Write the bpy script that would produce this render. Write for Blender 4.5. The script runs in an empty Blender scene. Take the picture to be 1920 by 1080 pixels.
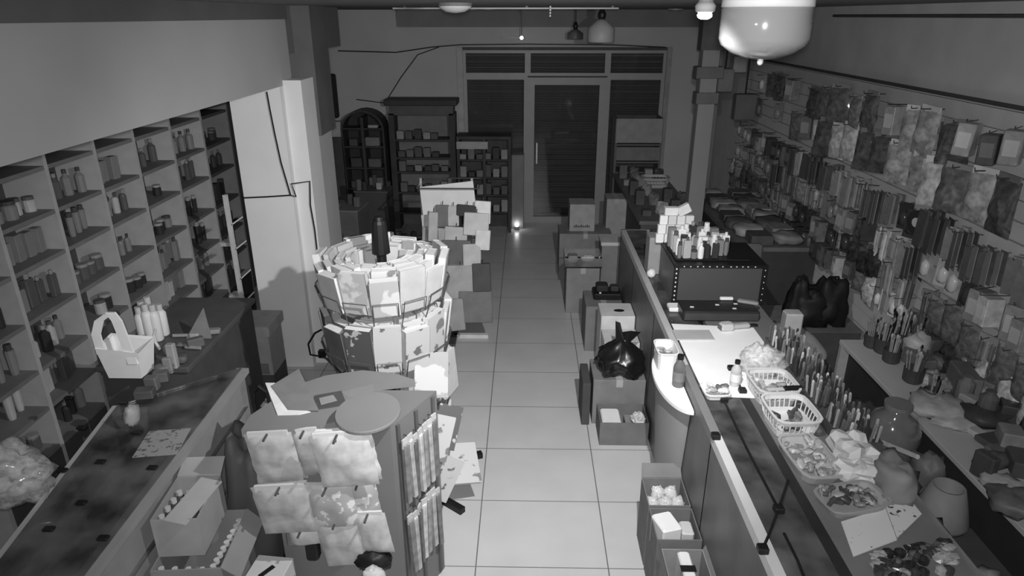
import bpy, math, random
from mathutils import Vector, Matrix, noise
random.seed(7)
C = bpy.context.scene.collection
SC = bpy.context.scene
H = 2.9; F = 1270.0; PITCH = math.radians(21.9); YAW = math.radians(1.15)
# ---------------------------------------------------------------- camera, world, lights
cd = bpy.data.cameras.new('camera'); cam = bpy.data.objects.new('camera', cd); C.objects.link(cam)
cam.location = (0, 0, H); cam.rotation_euler = (math.pi/2 - PITCH, 0, YAW)
cd.sensor_width = 36; cd.lens = F/1920*36; cd.clip_start = .05; cd.clip_end = 60
SC.camera = cam
SC.view_settings.view_transform = 'Standard'; SC.view_settings.look = 'None'
SC.view_settings.exposure = 0; SC.view_settings.gamma = 1; SC.view_settings.use_curve_mapping = False
w = bpy.data.worlds.new('world'); SC.world = w; w.use_nodes = True
w.node_tree.nodes['Background'].inputs[0].default_value = (1, 1, 1, 1)
w.node_tree.nodes['Background'].inputs[1].default_value = .06
def spot(name, loc, aim, power, angle, blend, size):
    l = bpy.data.lights.new(name, 'SPOT'); l.energy = power; l.spot_size = math.radians(angle)
    l.spot_blend = blend; l.shadow_soft_size = size
    o = bpy.data.objects.new(name, l); C.objects.link(o); o.location = loc
    o.rotation_euler = (Vector(aim)-Vector(loc)).to_track_quat('-Z', 'Y').to_euler(); return o
LAMP = Vector((.485, 2.0, 2.905))
spot('camera_infrared_ring', (.0, -.03, 2.93), (.0, 4.4, 1.0), 350, 122, 1, .03)
spot('second_camera_infrared', LAMP+Vector((.0, .03, -.05)), (-.5, 5.0, .5), 330, 118, 1, .02)

# ---------------------------------------------------------------- helpers
def ray(u, v):
    a = (u-960)/F; b = (540-v)/F
    y = math.cos(PITCH)+b*math.sin(PITCH); z = -math.sin(PITCH)+b*math.cos(PITCH); x = a
    return Vector((x*math.cos(YAW)-y*math.sin(YAW), x*math.sin(YAW)+y*math.cos(YAW), z))
def pz(u, v, z):
    d = ray(u, v); t = (z-H)/d.z; return Vector((d.x*t, d.y*t, z))
def py(u, v, y):
    d = ray(u, v); t = y/d.y; return Vector((d.x*t, y, H+d.z*t))
def pxw(u, v, x):
    d = ray(u, v); t = x/d.x; return Vector((x, d.y*t, H+d.z*t))
_m = {}
def mat(g, rough=.7, var=.12, scale=9, spec=.3, metal=0, coat=0, name=None):
    key = (round(g, 3), rough, var, scale, spec, metal, coat)
    if key in _m: return _m[key]
    m = bpy.data.materials.new(name or 'grey_%03d' % int(g*1000)); m.use_nodes = True
    nt = m.node_tree; b = nt.nodes['Principled BSDF']
    b.inputs['Roughness'].default_value = rough; b.inputs['Metallic'].default_value = metal
    b.inputs['Specular IOR Level'].default_value = spec; b.inputs['Coat Weight'].default_value = coat
    tc = nt.nodes.new('ShaderNodeTexCoord'); n = nt.nodes.new('ShaderNodeTexNoise')
    n.inputs['Scale'].default_value = scale; n.inputs['Detail'].default_value = 5
    r = nt.nodes.new('ShaderNodeMapRange'); r.inputs[1].default_value = .3; r.inputs[2].default_value = .7
    r.inputs[3].default_value = g*(1-var); r.inputs[4].default_value = min(1, g*(1+var))
    cc = nt.nodes.new('ShaderNodeCombineColor')
    nt.links.new(tc.outputs['Object'], n.inputs['Vector']); nt.links.new(n.outputs['Fac'], r.inputs[0])
    for i in range(3): nt.links.new(r.outputs[0], cc.inputs[i])
    nt.links.new(cc.outputs[0], b.inputs['Base Color'])
    _m[key] = m; return m
def print_mat(g0, g1, scale, thr=.55, rough=.5, name='printed'):
    """surface printed with irregular marks of a second tone"""
    key = ('p', g0, g1, scale, thr)
    if key in _m: return _m[key]
    m = bpy.data.materials.new(name); m.use_nodes = True; nt = m.node_tree; b = nt.nodes['Principled BSDF']
    b.inputs['Roughness'].default_value = rough; b.inputs['Specular IOR Level'].default_value = .3
    tc = nt.nodes.new('ShaderNodeTexCoord'); n = nt.nodes.new('ShaderNodeTexNoise'); n.inputs['Scale'].default_value = scale
    n.inputs['Detail'].default_value = 3
    oi = nt.nodes.new('ShaderNodeObjectInfo'); add = nt.nodes.new('ShaderNodeVectorMath'); add.operation = 'ADD'
    mul = nt.nodes.new('ShaderNodeMath'); mul.operation = 'MULTIPLY'; mul.inputs[1].default_value = 40
    nt.links.new(oi.outputs['Random'], mul.inputs[0]); nt.links.new(mul.outputs[0], add.inputs[1])
    nt.links.new(tc.outputs['Object'], add.inputs[0]); nt.links.new(add.outputs[0], n.inputs['Vector'])
    r = nt.nodes.new('ShaderNodeValToRGB'); r.color_ramp.elements[0].position = thr; r.color_ramp.elements[1].position = thr+.03
    r.color_ramp.elements[0].color = (g0, g0, g0, 1); r.color_ramp.elements[1].color = (g1, g1, g1, 1)
    nt.links.new(n.outputs['Fac'], r.inputs[0]); nt.links.new(r.outputs[0], b.inputs['Base Color'])
    _m[key] = m; return m
def emit_mat(g):
    m = bpy.data.materials.new('glowing_led'); m.use_nodes = True; b = m.node_tree.nodes['Principled BSDF']
    b.inputs['Emission Color'].default_value = (1, 1, 1, 1); b.inputs['Emission Strength'].default_value = g; return m
def glass_mat(name, tint=.96, dust=.15, rough=.05):
    m = bpy.data.materials.new(name); m.use_nodes = True; nt = m.node_tree
    nt.nodes.remove(nt.nodes['Principled BSDF']); o = nt.nodes['Material Output']
    t = nt.nodes.new('ShaderNodeBsdfTransparent'); t.inputs[0].default_value = (tint,)*3+(1,)
    d = nt.nodes.new('ShaderNodeBsdfDiffuse'); d.inputs[0].default_value = (.5, .5, .5, 1)
    tc = nt.nodes.new('ShaderNodeTexCoord'); n = nt.nodes.new('ShaderNodeTexNoise'); n.inputs['Scale'].default_value = 5; n.inputs['Detail'].default_value = 6
    nt.links.new(tc.outputs['Object'], n.inputs['Vector'])
    r = nt.nodes.new('ShaderNodeMapRange'); r.inputs[1].default_value = .35; r.inputs[2].default_value = .7; r.inputs[3].default_value = dust*.4; r.inputs[4].default_value = dust*1.8
    nt.links.new(n.outputs['Fac'], r.inputs[0]); m1 = nt.nodes.new('ShaderNodeMixShader'); nt.links.new(r.outputs[0], m1.inputs[0])
    nt.links.new(t.outputs[0], m1.inputs[1]); nt.links.new(d.outputs[0], m1.inputs[2])
    g = nt.nodes.new('ShaderNodeBsdfGlossy'); g.inputs['Roughness'].default_value = rough
    f = nt.nodes.new('ShaderNodeFresnel'); f.inputs[0].default_value = 1.3
    mx = nt.nodes.new('ShaderNodeMixShader'); nt.links.new(f.outputs[0], mx.inputs[0])
    nt.links.new(m1.outputs[0], mx.inputs[1]); nt.links.new(g.outputs[0], mx.inputs[2]); nt.links.new(mx.outputs[0], o.inputs[0])
    return m
def film_mat(name, g=.6, op=.35, rough=.25):
    """cloudy plastic film: part see-through, part pale"""
    m = bpy.data.materials.new(name); m.use_nodes = True; nt = m.node_tree
    b = nt.nodes['Principled BSDF']; o = nt.nodes['Material Output']
    b.inputs['Base Color'].default_value = (g, g, g, 1); b.inputs['Roughness'].default_value = rough
    t = nt.nodes.new('ShaderNodeBsdfTransparent'); mx = nt.nodes.new('ShaderNodeMixShader')
    n = nt.nodes.new('ShaderNodeTexNoise'); n.inputs['Scale'].default_value = 14
    r = nt.nodes.new('ShaderNodeMapRange'); r.inputs[1].default_value = .3; r.inputs[2].default_value = .7
    r.inputs[3].default_value = op*.5; r.inputs[4].default_value = min(1, op*1.6)
    nt.links.new(n.outputs['Fac'], r.inputs[0]); nt.links.new(r.outputs[0], mx.inputs[0])
    nt.links.new(t.outputs[0], mx.inputs[1]); nt.links.new(b.outputs[0], mx.inputs[2]); nt.links.new(mx.outputs[0], o.inputs[0])
    return m
class MB:
    def __init__(s): s.v = []; s.f = []; s.M = Matrix()
    def at(s, x=0, y=0, z=0, rz=0, rx=0, ry=0):
        s.M = Matrix.Translation((x, y, z)) @ Matrix.Rotation(rz, 4, 'Z') @ Matrix.Rotation(ry, 4, 'Y') @ Matrix.Rotation(rx, 4, 'X'); return s
    def add(s, vs, fs):
        n = len(s.v); s.v += [tuple(s.M @ Vector(p)) for p in vs]; s.f += [tuple(i+n for i in f) for f in fs]; return s
    def box(s, x0, x1, y0, y1, z0, z1, b=0):
        if b <= 0:
            return s.add([(x0,y0,z0),(x1,y0,z0),(x1,y1,z0),(x0,y1,z0),(x0,y0,z1),(x1,y0,z1),(x1,y1,z1),(x0,y1,z1)],
                 [(0,3,2,1),(4,5,6,7),(0,1,5,4),(1,2,6,5),(2,3,7,6),(3,0,4,7)])
        pts = [(x0+b,y0),(x1-b,y0),(x1,y0+b),(x1,y1-b),(x1-b,y1),(x0+b,y1),(x0,y1-b),(x0,y0+b)]
        cx, cy = (x0+x1)/2, (y0+y1)/2
        def ins(p): return (p[0]+(b if p[0] < cx else -b)*.8, p[1]+(b if p[1] < cy else -b)*.8)
        vs = [(*ins(p), z0) for p in pts]+[(*p, z0+b) for p in pts]+[(*p, z1-b) for p in pts]+[(*ins(p), z1) for p in pts]
        fs = [tuple(range(7, -1, -1)), tuple(range(24, 32))]
        for k in range(3):
            for i in range(8): j = (i+1) % 8; fs.append((k*8+i, k*8+j, k*8+8+j, k*8+8+i))
        return s.add(vs, fs)
    def lathe(s, prof, n=16, sx=1, sy=1, a0=0, a1=2*math.pi):
        full = abs(a1-a0-2*math.pi) < 1e-6; m = n if full else n+1; vs = []; fs = []
        for r, z in prof:
            for i in range(m):
                a = a0+(a1-a0)*i/n; vs.append((r*sx*math.cos(a), r*sy*math.sin(a), z))
        for k in range(len(prof)-1):
            for i in range(n):
                j = (i+1) % m if full else i+1
                fs.append((k*m+i, k*m+j, k*m+m+j, k*m+m+i))
        fs.append(tuple(range(m-1, -1, -1))); fs.append(tuple(range((len(prof)-1)*m, len(prof)*m)))
        return s.add(vs, fs)
    def cyl(s, r, z0, z1, n=14): return s.lathe([(r, z0), (r, z1)], n)
    def tube(s, pts, r, n=6):
        pts = [Vector(p) for p in pts]; vs = []; fs = []; up = Vector((0, 0, 1)); prev = None
        for i, p in enumerate(pts):
            d = (pts[min(i+1, len(pts)-1)]-pts[max(i-1, 0)]).normalized()
            a = prev if prev else (up if abs(d.z) < .9 else Vector((1, 0, 0)))
            u = (a-d*a.dot(d))
            u = u.normalized() if u.length > 1e-5 else d.orthogonal().normalized()
            prev = u; v2 = d.cross(u)
            for k in range(n):
                t = 2*math.pi*k/n; vs.append(tuple(p+(u*math.cos(t)+v2*math.sin(t))*r))
        for i in range(len(pts)-1):
            for k in range(n): j = (k+1) % n; fs.append((i*n+k, i*n+j, i*n+n+j, i*n+n+k))
        fs.append(tuple(range(n-1, -1, -1))); fs.append(tuple(range((len(pts)-1)*n, len(pts)*n)))
        return s.add(vs, fs)
    def prism(s, poly, z0, z1):
        n = len(poly); return s.add([(x, y, z0) for x, y in poly]+[(x, y, z1) for x, y in poly],
             [tuple(range(n-1, -1, -1)), tuple(range(n, 2*n))]+[(i, (i+1) % n, n+(i+1) % n, n+i) for i in range(n)])
    def blob(s, sx, sy, sz, amp=.15, fr=3, seed=0, nu=18, nv=12, flat=0, pinch=0):
        vs = []; fs = []
        for j in range(nv+1):
            t = math.pi*j/nv
            for i in range(nu):
                a = 2*math.pi*i/nu
                p = Vector((math.sin(t)*math.cos(a), math.sin(t)*math.sin(a), -math.cos(t)))
                e = abs(p.x)**4+abs(p.y)**4+abs(p.z)**4
                p2 = p/(e**.25) if flat else p
                k = 1+amp*noise.noise(p*fr+Vector((seed*7.3, seed*3.1, seed)))*2
                pz_ = max(p2.z*k, -.92)
                sh = 1-pinch*max(0, pz_)
                vs.append((p2.x*k*sx*sh, p2.y*k*sy*sh, pz_*sz))
        for j in range(nv):
            for i in range(nu): q = (i+1) % nu; fs.append((j*nu+i, j*nu+q, j*nu+nu+q, j*nu+nu+i))
        return s.add(vs, fs)
    def build(s, name, m, parent=None, smooth=False, local=None):
        me = bpy.data.meshes.new(name)
        v = s.v
        if local is not None: v = [tuple(Vector(p)-Vector(local)) for p in v]
        me.from_pydata(v, [], s.f); me.update()
        if smooth:
            for p in me.polygons: p.use_smooth = True
        me.materials.append(m); o = bpy.data.objects.new(name, me); C.objects.link(o)
        if local is not None: o.location = local
        if parent: o.parent = parent
        return o
def tag(o, label=None, cat=None, group=None, kind=None):
    if label: o['label'] = label
    if cat: o['category'] = cat
    if group: o['group'] = group
    if kind: o['kind'] = kind
    return o
def thing(name, label, cat, loc=(0, 0, 0), rz=0, group=None):
    o = bpy.data.objects.new(name, None); C.objects.link(o); o.location = loc; o.rotation_euler = (0, 0, rz)
    o.empty_display_size = .1
    return tag(o, label, cat, group)
def dup(root, loc, rz=0, label=None, group=None, mats=None, scale=None):
    r = root.copy(); C.objects.link(r); r.location = loc; r.rotation_euler = (0, 0, rz)
    if label: r['label'] = label
    if group: r['group'] = group
    if scale: r.scale = scale
    for ch in list(root.children):
        c = ch.copy(); C.objects.link(c); c.parent = r
        for g in list(ch.children):
            d = g.copy(); C.objects.link(d); d.parent = c
    return r
def struct(mb, name, m, **k):
    o = mb.build(name, m, **k); o['kind'] = 'structure'; return o
ORD = ['first', 'second', 'third', 'fourth', 'fifth', 'sixth', 'seventh', 'eighth', 'ninth', 'tenth', 'eleventh', 'twelfth', 'thirteenth',
       'fourteenth', 'fifteenth', 'sixteenth', 'seventeenth', 'eighteenth', 'nineteenth', 'twentieth', 'twenty-first', 'twenty-second',
       'twenty-third', 'twenty-fourth', 'twenty-fifth', 'twenty-sixth', 'twenty-seventh', 'twenty-eighth', 'twenty-ninth', 'thirtieth',
       'thirty-first', 'thirty-second', 'thirty-third', 'thirty-fourth', 'thirty-fifth', 'thirty-sixth', 'thirty-seventh', 'thirty-eighth',
       'thirty-ninth', 'fortieth']
# common materials
WHITE = mat(.78, .6, .05); PALE = mat(.55, .6, .1); LIGHT = mat(.4, .6, .1); MID = mat(.25, .7, .12); DIM = mat(.15, .7, .15)
DARK = mat(.07, .6, .2); BLACK = mat(.012, .45, .2); ALU = mat(.5, .35, .05, 20, .5, .6); WIRE = mat(.09, .4, .1, 20, .5, .3)
CARD = mat(.3, .8, .1, 6); CARD2 = mat(.22, .8, .12, 6); GLOSSBLACK = mat(.01, .22, .1, 9, .5)
GLASS = glass_mat('showcase_glass'); FILM = film_mat('clear_polybag'); FILM2 = film_mat('cloudy_polybag', .7, .7)

# ================================================================ SETTING
CEIL = 2.975
def tile_mat():
    m = bpy.data.materials.new('floor_tiles'); m.use_nodes = True; nt = m.node_tree; b = nt.nodes['Principled BSDF']
    b.inputs['Roughness'].default_value = .33; b.inputs['Specular IOR Level'].default_value = .5
    g = nt.nodes.new('ShaderNodeNewGeometry'); sx = nt.nodes.new('ShaderNodeSeparateXYZ'); nt.links.new(g.outputs['Position'], sx.inputs[0])
    def line(out, off, per, wd):
        a = nt.nodes.new('ShaderNodeMath'); a.operation = 'SUBTRACT'; a.inputs[1].default_value = off; nt.links.new(out, a.inputs[0])
        p = nt.nodes.new('ShaderNodeMath'); p.operation = 'PINGPONG'; p.inputs[1].default_value = per/2; nt.links.new(a.outputs[0], p.inputs[0])
        l = nt.nodes.new('ShaderNodeMath'); l.operation = 'LESS_THAN'; l.inputs[1].default_value = wd; nt.links.new(p.outputs[0], l.inputs[0]); return l.outputs[0]
    lx = line(sx.outputs[0], -.265, .75, .0035); ly = line(sx.outputs[1], 4.67, .566, .003)
    mx = nt.nodes.new('ShaderNodeMath'); mx.operation = 'MAXIMUM'; nt.links.new(lx, mx.inputs[0]); nt.links.new(ly, mx.inputs[1])
    n = nt.nodes.new('ShaderNodeTexNoise'); n.inputs['Scale'].default_value = 3; n.inputs['Detail'].default_value = 6
    nt.links.new(g.outputs['Position'], n.inputs['Vector'])
    r = nt.nodes.new('ShaderNodeMapRange'); r.inputs[1].default_value = .3; r.inputs[2].default_value = .7; r.inputs[3].default_value = .52; r.inputs[4].default_value = .58
    nt.links.new(n.outputs['Fac'], r.inputs[0])
    mm = nt.nodes.new('ShaderNodeMix'); mm.data_type = 'RGBA'; cc = nt.nodes.new('ShaderNodeCombineColor')
    for i in range(3): nt.links.new(r.outputs[0], cc.inputs[i])
    nt.links.new(mx.outputs[0], mm.inputs[0]); nt.links.new(cc.outputs[0], mm.inputs[6]); mm.inputs[7].default_value = (.16, .16, .16, 1)
    nt.links.new(mm.outputs[2], b.inputs['Base Color']); return m
struct(MB().box(-3.2, 2.8, -.5, 10.1, -.1, 0), 'floor', tile_mat())
struct(MB().box(-3.2, 2.8, -.5, 10.1, CEIL, CEIL+.1), 'ceiling', mat(.22, .8, .05, 3))
struct(MB().box(-3.2, -3.1, -.5, 10.1, 0, CEIL), 'wall_left', mat(.15, .8, .05, 3))
YB = 9.88
bw = MB(); bw.box(-3.1, -.9, YB, YB+.1, 0, CEIL); bw.box(1.96, 2.7, YB, YB+.1, 0, CEIL); bw.box(-.9, 1.96, YB, YB+.1, 2.47, CEIL)
struct(bw, 'wall_back', mat(.45, .8, .06, 2))
struct(MB().box(2.7, 2.8, -.5, 10.1, 0, CEIL), 'wall_right', mat(.6, .8, .08, 3))
# plastered bulkhead over the left hand shelves
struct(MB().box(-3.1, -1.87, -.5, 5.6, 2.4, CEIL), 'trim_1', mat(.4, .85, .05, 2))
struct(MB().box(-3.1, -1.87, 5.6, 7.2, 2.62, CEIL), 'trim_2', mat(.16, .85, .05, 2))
# column and its right hand pilaster
cm = mat(.72, .75, .04, 3)
struct(MB().box(-2.27, -1.87, 5.3, 5.7, 0, 2.4), 'column', cm)
struct(MB().box(-1.87, -1.73, 5.38, 5.7, 0, 2.44), 'trim_3', cm)
struct(MB().box(-1.80, -1.74, 5.72, 6.12, .0, 1.96), 'trim_4', mat(.45, .75, .06, 3))
struct(MB().box(-1.95, -1.72, 5.75, 6.2, 1.96, CEIL), 'trim_5', mat(.12, .75, .15, 3))
# slatwall panelling on the right: boards with grooves between
sl = MB(); zs = [.62, .74, .87, 1.0, 1.13, 1.26, 1.39, 1.52, 1.65, 1.76, 1.87, 1.98, 2.09, 2.2, 2.31, 2.42]
for a, b in zip(zs, zs[1:]):
    sl.box(2.66, 2.7, 1.2, 8.6, a+.006, b-.006); sl.box(2.685, 2.7, 1.2, 8.6, b-.006, b+.006)
struct(sl, 'wall_slat', mat(.6, .6, .04, 3))
# glazed shopfront: door in the middle, a fixed window on each side and transoms above
FR = mat(.33, .45, .05, 6, .4)
def shutter_mat():
    m = bpy.data.materials.new('roller_shutter'); m.use_nodes = True; nt = m.node_tree; b = nt.nodes['Principled BSDF']
    b.inputs['Roughness'].default_value = .6; tc = nt.nodes.new('ShaderNodeTexCoord'); wv = nt.nodes.new('ShaderNodeTexWave')
    wv.bands_direction = 'Z'; wv.inputs['Scale'].default_value = 9; r = nt.nodes.new('ShaderNodeMapRange'); r.inputs[3].default_value = .05; r.inputs[4].default_value = .09
    nt.links.new(tc.outputs['Object'], wv.inputs['Vector']); nt.links.new(wv.outputs['Fac'], r.inputs[0])
    cc = nt.nodes.new('ShaderNodeCombineColor')
    for i in range(3): nt.links.new(r.outputs[0], cc.inputs[i])
    nt.links.new(cc.outputs[0], b.inputs['Base Color']); return m
SH = shutter_mat(); PANE = glass_mat('shopfront_glass', .85, .01, .03)
sh = MB()
for k in range(30): sh.box(-.9, 1.96, YB+.24, YB+.27+.01*(k % 2), k*.082+.002, k*.082+.078)
tag(sh.build('roller_shutter', SH), kind='structure')
def opening(name, x0, x1, z0, z1, fw, fl=None):
    f = MB(); fl = fw if fl is None else fl
    f.box(x0, x0+fw, YB, YB+.07, z0, z1); f.box(x1-fw, x1, YB, YB+.07, z0, z1); f.box(x0+fw, x1-fw, YB, YB+.07, z1-fw, z1); f.box(x0+fw, x1-fw, YB, YB+.07, z0, z0+fl)
    o = struct(f, name, FR); MB().box(x0+fw, x1-fw, YB+.03, YB+.036, z0+fl, z1-fw).build('pane', PANE, o); return o
dr = opening('door_1', .02, 1.13, 0, 2.1, .1, .09)
MB().box(.15, .17, YB-.05, YB, .9, 1.2).build('door_handle', ALU, dr)
opening('window_1', -.88, .02, .0, 2.12, .05); opening('window_2', 1.13, 1.93, .0, 2.12, .05)
opening('window_3', -.88, .02, 2.12, 2.46, .04); opening('window_4', .02, 1.13, 2.12, 2.46, .04); opening('window_5', 1.13, 1.93, 2.12, 2.46, .04)
struct(MB().box(-.96, -.88, YB-.04, YB, 0, 2.5), 'trim_6', mat(.4, .6)); struct(MB().box(1.93, 2.0, YB-.04, YB, 0, 2.5), 'trim_7', mat(.3, .6))
struct(MB().box(-.96, 2.0, YB-.03, YB, 2.46, 2.5), 'trim_8', DARK)
# grooved cover strip where the right hand panelling meets the upper wall
struct(MB().box(2.64, 2.7, 1.2, 8.6, 2.43, 2.445), 'trim_9', DARK)

struct(MB().box(-1.885, -1.85, -.5, 5.6, 2.875, CEIL), 'trim_10', mat(.12, .8, .1, 3))
struct(MB().box(-1.7, 2.7, 9.6, YB, 2.76, CEIL), 'trim_11', mat(.2, .8, .1, 3))

# ================================================================ LEFT WALL SHELVING
SHW = mat(.38, .6, .1, 8); SHB = mat(.07, .7, .15, 6); SHL = mat(.16, .6, .12, 6)
YU = [2.92, 3.41, 3.88, 4.36, 4.83, 5.36, 5.9, 6.45]
ZS = [.5, .76, 1.0, 1.29, 1.58, 1.83, 2.09]
def bottle_mesh(kind):
    b = MB()
    if kind == 0: b.lathe([(.028, 0), (.03, .01), (.03, .11), (.012, .13), (.012, .14)], 10); c = MB().cyl(.014, .14, .165, 8)
    elif kind == 1: b.box(-.035, .035, -.02, .02, 0, .17, .006); c = MB().cyl(.014, .17, .2, 8)
    elif kind == 2: b.lathe([(.036, 0), (.038, .01), (.038, .07), (.03, .08)], 12); c = MB().cyl(.036, .08, .1, 12)
    elif kind == 3: b.box(-.03, .03, -.025, .025, 0, .15, .002); c = None
    elif kind == 4: b.lathe([(.02, 0), (.024, .02), (.027, .15), (.027, .155)], 10); c = MB().cyl(.02, .155, .19, 10)
    else: b.lathe([(.024, 0), (.026, .01), (.026, .1), (.02, .115), (.01, .12)], 10); c = MB().box(-.006, .03, -.006, .006, .12, .15)
    return b, c
BK = [('round bottle', 'bottle'), ('flat bottle', 'bottle'), ('squat jar', 'jar'), ('carton', 'box'), ('tube', 'tube'), ('pump bottle', 'bottle')]
TONE = {'white': .82, 'near-black': .03, 'dark grey': .09, 'mid grey': .2, 'pale grey': .42}
PROTO = {}
def bottle(kind, tone):
    if (kind, tone) in PROTO: return PROTO[(kind, tone)], False
    t = thing(['round_bottle', 'flat_bottle', 'squat_jar', 'carton', 'squeeze_tube', 'pump_bottle'][kind], 'x', BK[kind][1])
    b, c = bottle_mesh(kind); b.build('body', mat(TONE[tone], .45, .1), t, smooth=False)
    if c: c.build('cap', mat({'white': .8, 'near-black': .3, 'dark grey': .25, 'mid grey': .06, 'pale grey': .1}[tone], .5), t)
    PROTO[(kind, tone)] = t; return t, True
def put_bottle(kind, tone, loc, rz, label, group, sc=1):
    t, new = bottle(kind, tone)
    if new: t.location = loc; t.rotation_euler = (0, 0, rz); t['label'] = label; t['group'] = group; t.scale = (sc,)*3; return t
    return dup(t, loc, rz, label, group, scale=(sc,)*3)
BAYN = ['nearest the camera', 'second from the camera', 'third from the camera', 'fourth from the camera', 'fifth from the camera', 'sixth from the camera', 'just left of the white column']
for bi in range(7):
    y0, y1 = YU[bi], YU[bi+1]
    t = thing('shelving_bay', 'tall open shelving bay of bottles on left wall, %s' % BAYN[bi], 'shelving', (-2.8, y0, 0), 0, 'shelving bays along the left wall')
    MB().box(-.3, 0, -.014, .014, .05, 2.3).build('upright', SHW, t)
    if bi == 6: MB().box(-.3, 0, y1-y0-.014, y1-y0+.014, .05, 2.3).build('upright', SHW, t)
    MB().box(-.3, -.28, .014, y1-y0-.014, .5, 2.3).build('back_panel', SHB, t)
    for z in ZS: MB().box(-.28, -.004, .014, y1-y0-.014, z-.025, z).build('shelf', SHL, t)
    MB().box(-.28, -.01, .014, y1-y0-.014, 2.2, 2.3).build('fascia', SHB, t)
    MB().box(-.28, .0, .014, y1-y0-.014, .05, .475).build('base_cabinet', SHB, t)
    for si, z in enumerate(ZS[:6]):
        n = 5; kind = random.choice([0, 1, 2, 3, 4, 5]); tone = random.choice(['near-black', 'dark grey', 'mid grey', 'dark grey', 'mid grey'] + (['pale grey'] if bi < 2 else []))
        if (bi, si) in ((1, 2), (2, 5)): kind, tone = 0, 'mid grey'
        for k in range(n):
            if random.random() < .12: continue
            tn = tone if random.random() < .7 else random.choice(list(TONE)[1:])
            p = ['nearest the camera', 'second from near side', 'in the middle', 'second from far side', 'at the far end'][k]
            put_bottle(kind, tn, (-2.8-.1-random.random()*.05, y0+.06+(y1-y0-.12)*k/(n-1), z), math.pi/2+random.uniform(-.2, .2),
                '%s %s, %s shelf down, bay %s, %s' % (tn, BK[kind][0], ORD[5-si], BAYN[bi].replace('from the camera', 'along').replace('just left of the white column', 'by column').replace('nearest the camera', 'nearest'), p.replace('the camera side', 'near side').replace('nearest the camera', 'nearest end').replace('at the far end', 'far end').replace('in the middle', 'middle')),
                'bottles and jars on the left wall shelves', random.uniform(.8, 1.08))
# ---- white cable on the column and thin frame beside it
cb = MB(); cb.tube([tuple(py(*p, 5.28)) for p in [(500, 172), (506, 205), (515, 250), (527, 305), (545, 366)]], .006)
cb.tube([tuple(py(*p, 5.28)) for p in [(455, 371), (500, 369), (545, 366), (555, 369)]]+[(-1.86, 5.27, 1.66), (-1.74, 5.36, 1.66)]+[tuple(py(*p, 5.36)) for p in [(582, 385), (590, 430), (598, 500), (604, 560)]], .006)
tag(cb.build('column_cable', BLACK), 'thin black cable running down and across the white column', 'cable')
cb = MB(); cb.tube([tuple(py(*p, 5.26)) for p in [(603, 618), (590, 625), (578, 645), (582, 665), (600, 668)]]+[tuple(py(*p, 5.0)) for p in [(612, 672), (640, 700)]], .009)
o = tag(cb.build('power_cord', BLACK), 'black power cord looping from the plug at the foot of the column', 'cord')
MB().at(*py(604, 663, 5.2)).box(-.03, .03, -.025, .025, -.035, .035, .006).build('plug', BLACK, o)
t = thing('glass_display_rack', 'thin pale metal frame standing left of the white column', 'frame', (-2.4, 4.98, 0))
fp = [py(418, 365, 4.98)-Vector((-2.4, 4.98, 0)), py(466, 640, 4.98)-Vector((-2.4, 4.98, 0))]
MB().box(fp[0].x, fp[0].x+.03, -.015, .015, 0, fp[0].z).build('post', mat(.5, .5), t)
MB().box(fp[0].x, .12, -.01, .01, fp[0].z-.02, fp[0].z).build('rail', mat(.5, .5), t)
for z in (.75, .95, 1.2, 1.4): MB().box(fp[0].x+.03, .1, -.005, .22, z, z+.012).build('glass_shelf', GLASS, t)
for z in (.762, 1.212): MB().box(.0, .08, .05, .15, z, z+.03).build('label_holder', LIGHT, t)
p0 = pz(470, 705, .28)
t = thing('storage_bin', 'light grey rectangular bin standing at the left foot of the column', 'bin', (-2.12, 4.75, 0))
MB().box(-.17, .17, -.14, .14, .3, .64).build('body', mat(.3, .7), t); MB().box(-.19, .19, -.16, .16, .64, .72).build('lid', mat(.34, .6), t)
MB().box(-.17, .17, -.14, .14, 0, .3).build('plinth', DARK, t); MB().box(.02, .14, -.146, -.14, .31, .4).build('label_patch', DIM, t)

# ================================================================ BACK LEFT FURNITURE
WD = mat(.05, .6, .25, 5)
t = thing('arched_cabinet', 'dark arched display cabinet against the back wall, left', 'cabinet', (-2.27, 9.6, 0))
ar = [(-.3, 0), (.3, 0)]+[(.3*math.cos(a*math.pi/12), 1.44+.25*math.sin(a*math.pi/12)) for a in range(13)]
b = MB(); n = len(ar)
b.add([(x, .2, z) for x, z in ar]+[(x, .26, z) for x, z in ar], [tuple(range(n)), tuple(range(2*n-1, n-1, -1))]+[(i, n+i, n+(i+1) % n, (i+1) % n) for i in range(n)])
b.build('back_panel', mat(.04, .7), t)
b = MB(); inn = [(x*.92, z*.985) for x, z in ar]
for i in range(1, n): 
    j = (i+1) % n
    b.add([(ar[i][0], -.1, ar[i][1]), (ar[j][0], -.1, ar[j][1]), (inn[j][0], -.1, inn[j][1]), (inn[i][0], -.1, inn[i][1]),
           (ar[i][0], .2, ar[i][1]), (ar[j][0], .2, ar[j][1]), (inn[j][0], .2, inn[j][1]), (inn[i][0], .2, inn[i][1])],
          [(0, 1, 2, 3), (4, 7, 6, 5), (0, 4, 5, 1), (3, 2, 6, 7), (0, 3, 7, 4), (1, 5, 6, 2)])
b.build('arch_frame', WD, t)
MB().box(-.02, .02, -.1, .2, 0, 1.6).build('divider', WD, t)
for z in (.3, .6, .9, 1.2, 1.45): MB().box(-.27, .27, -.09, .2, z-.02, z).build('shelf', WD, t)
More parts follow.
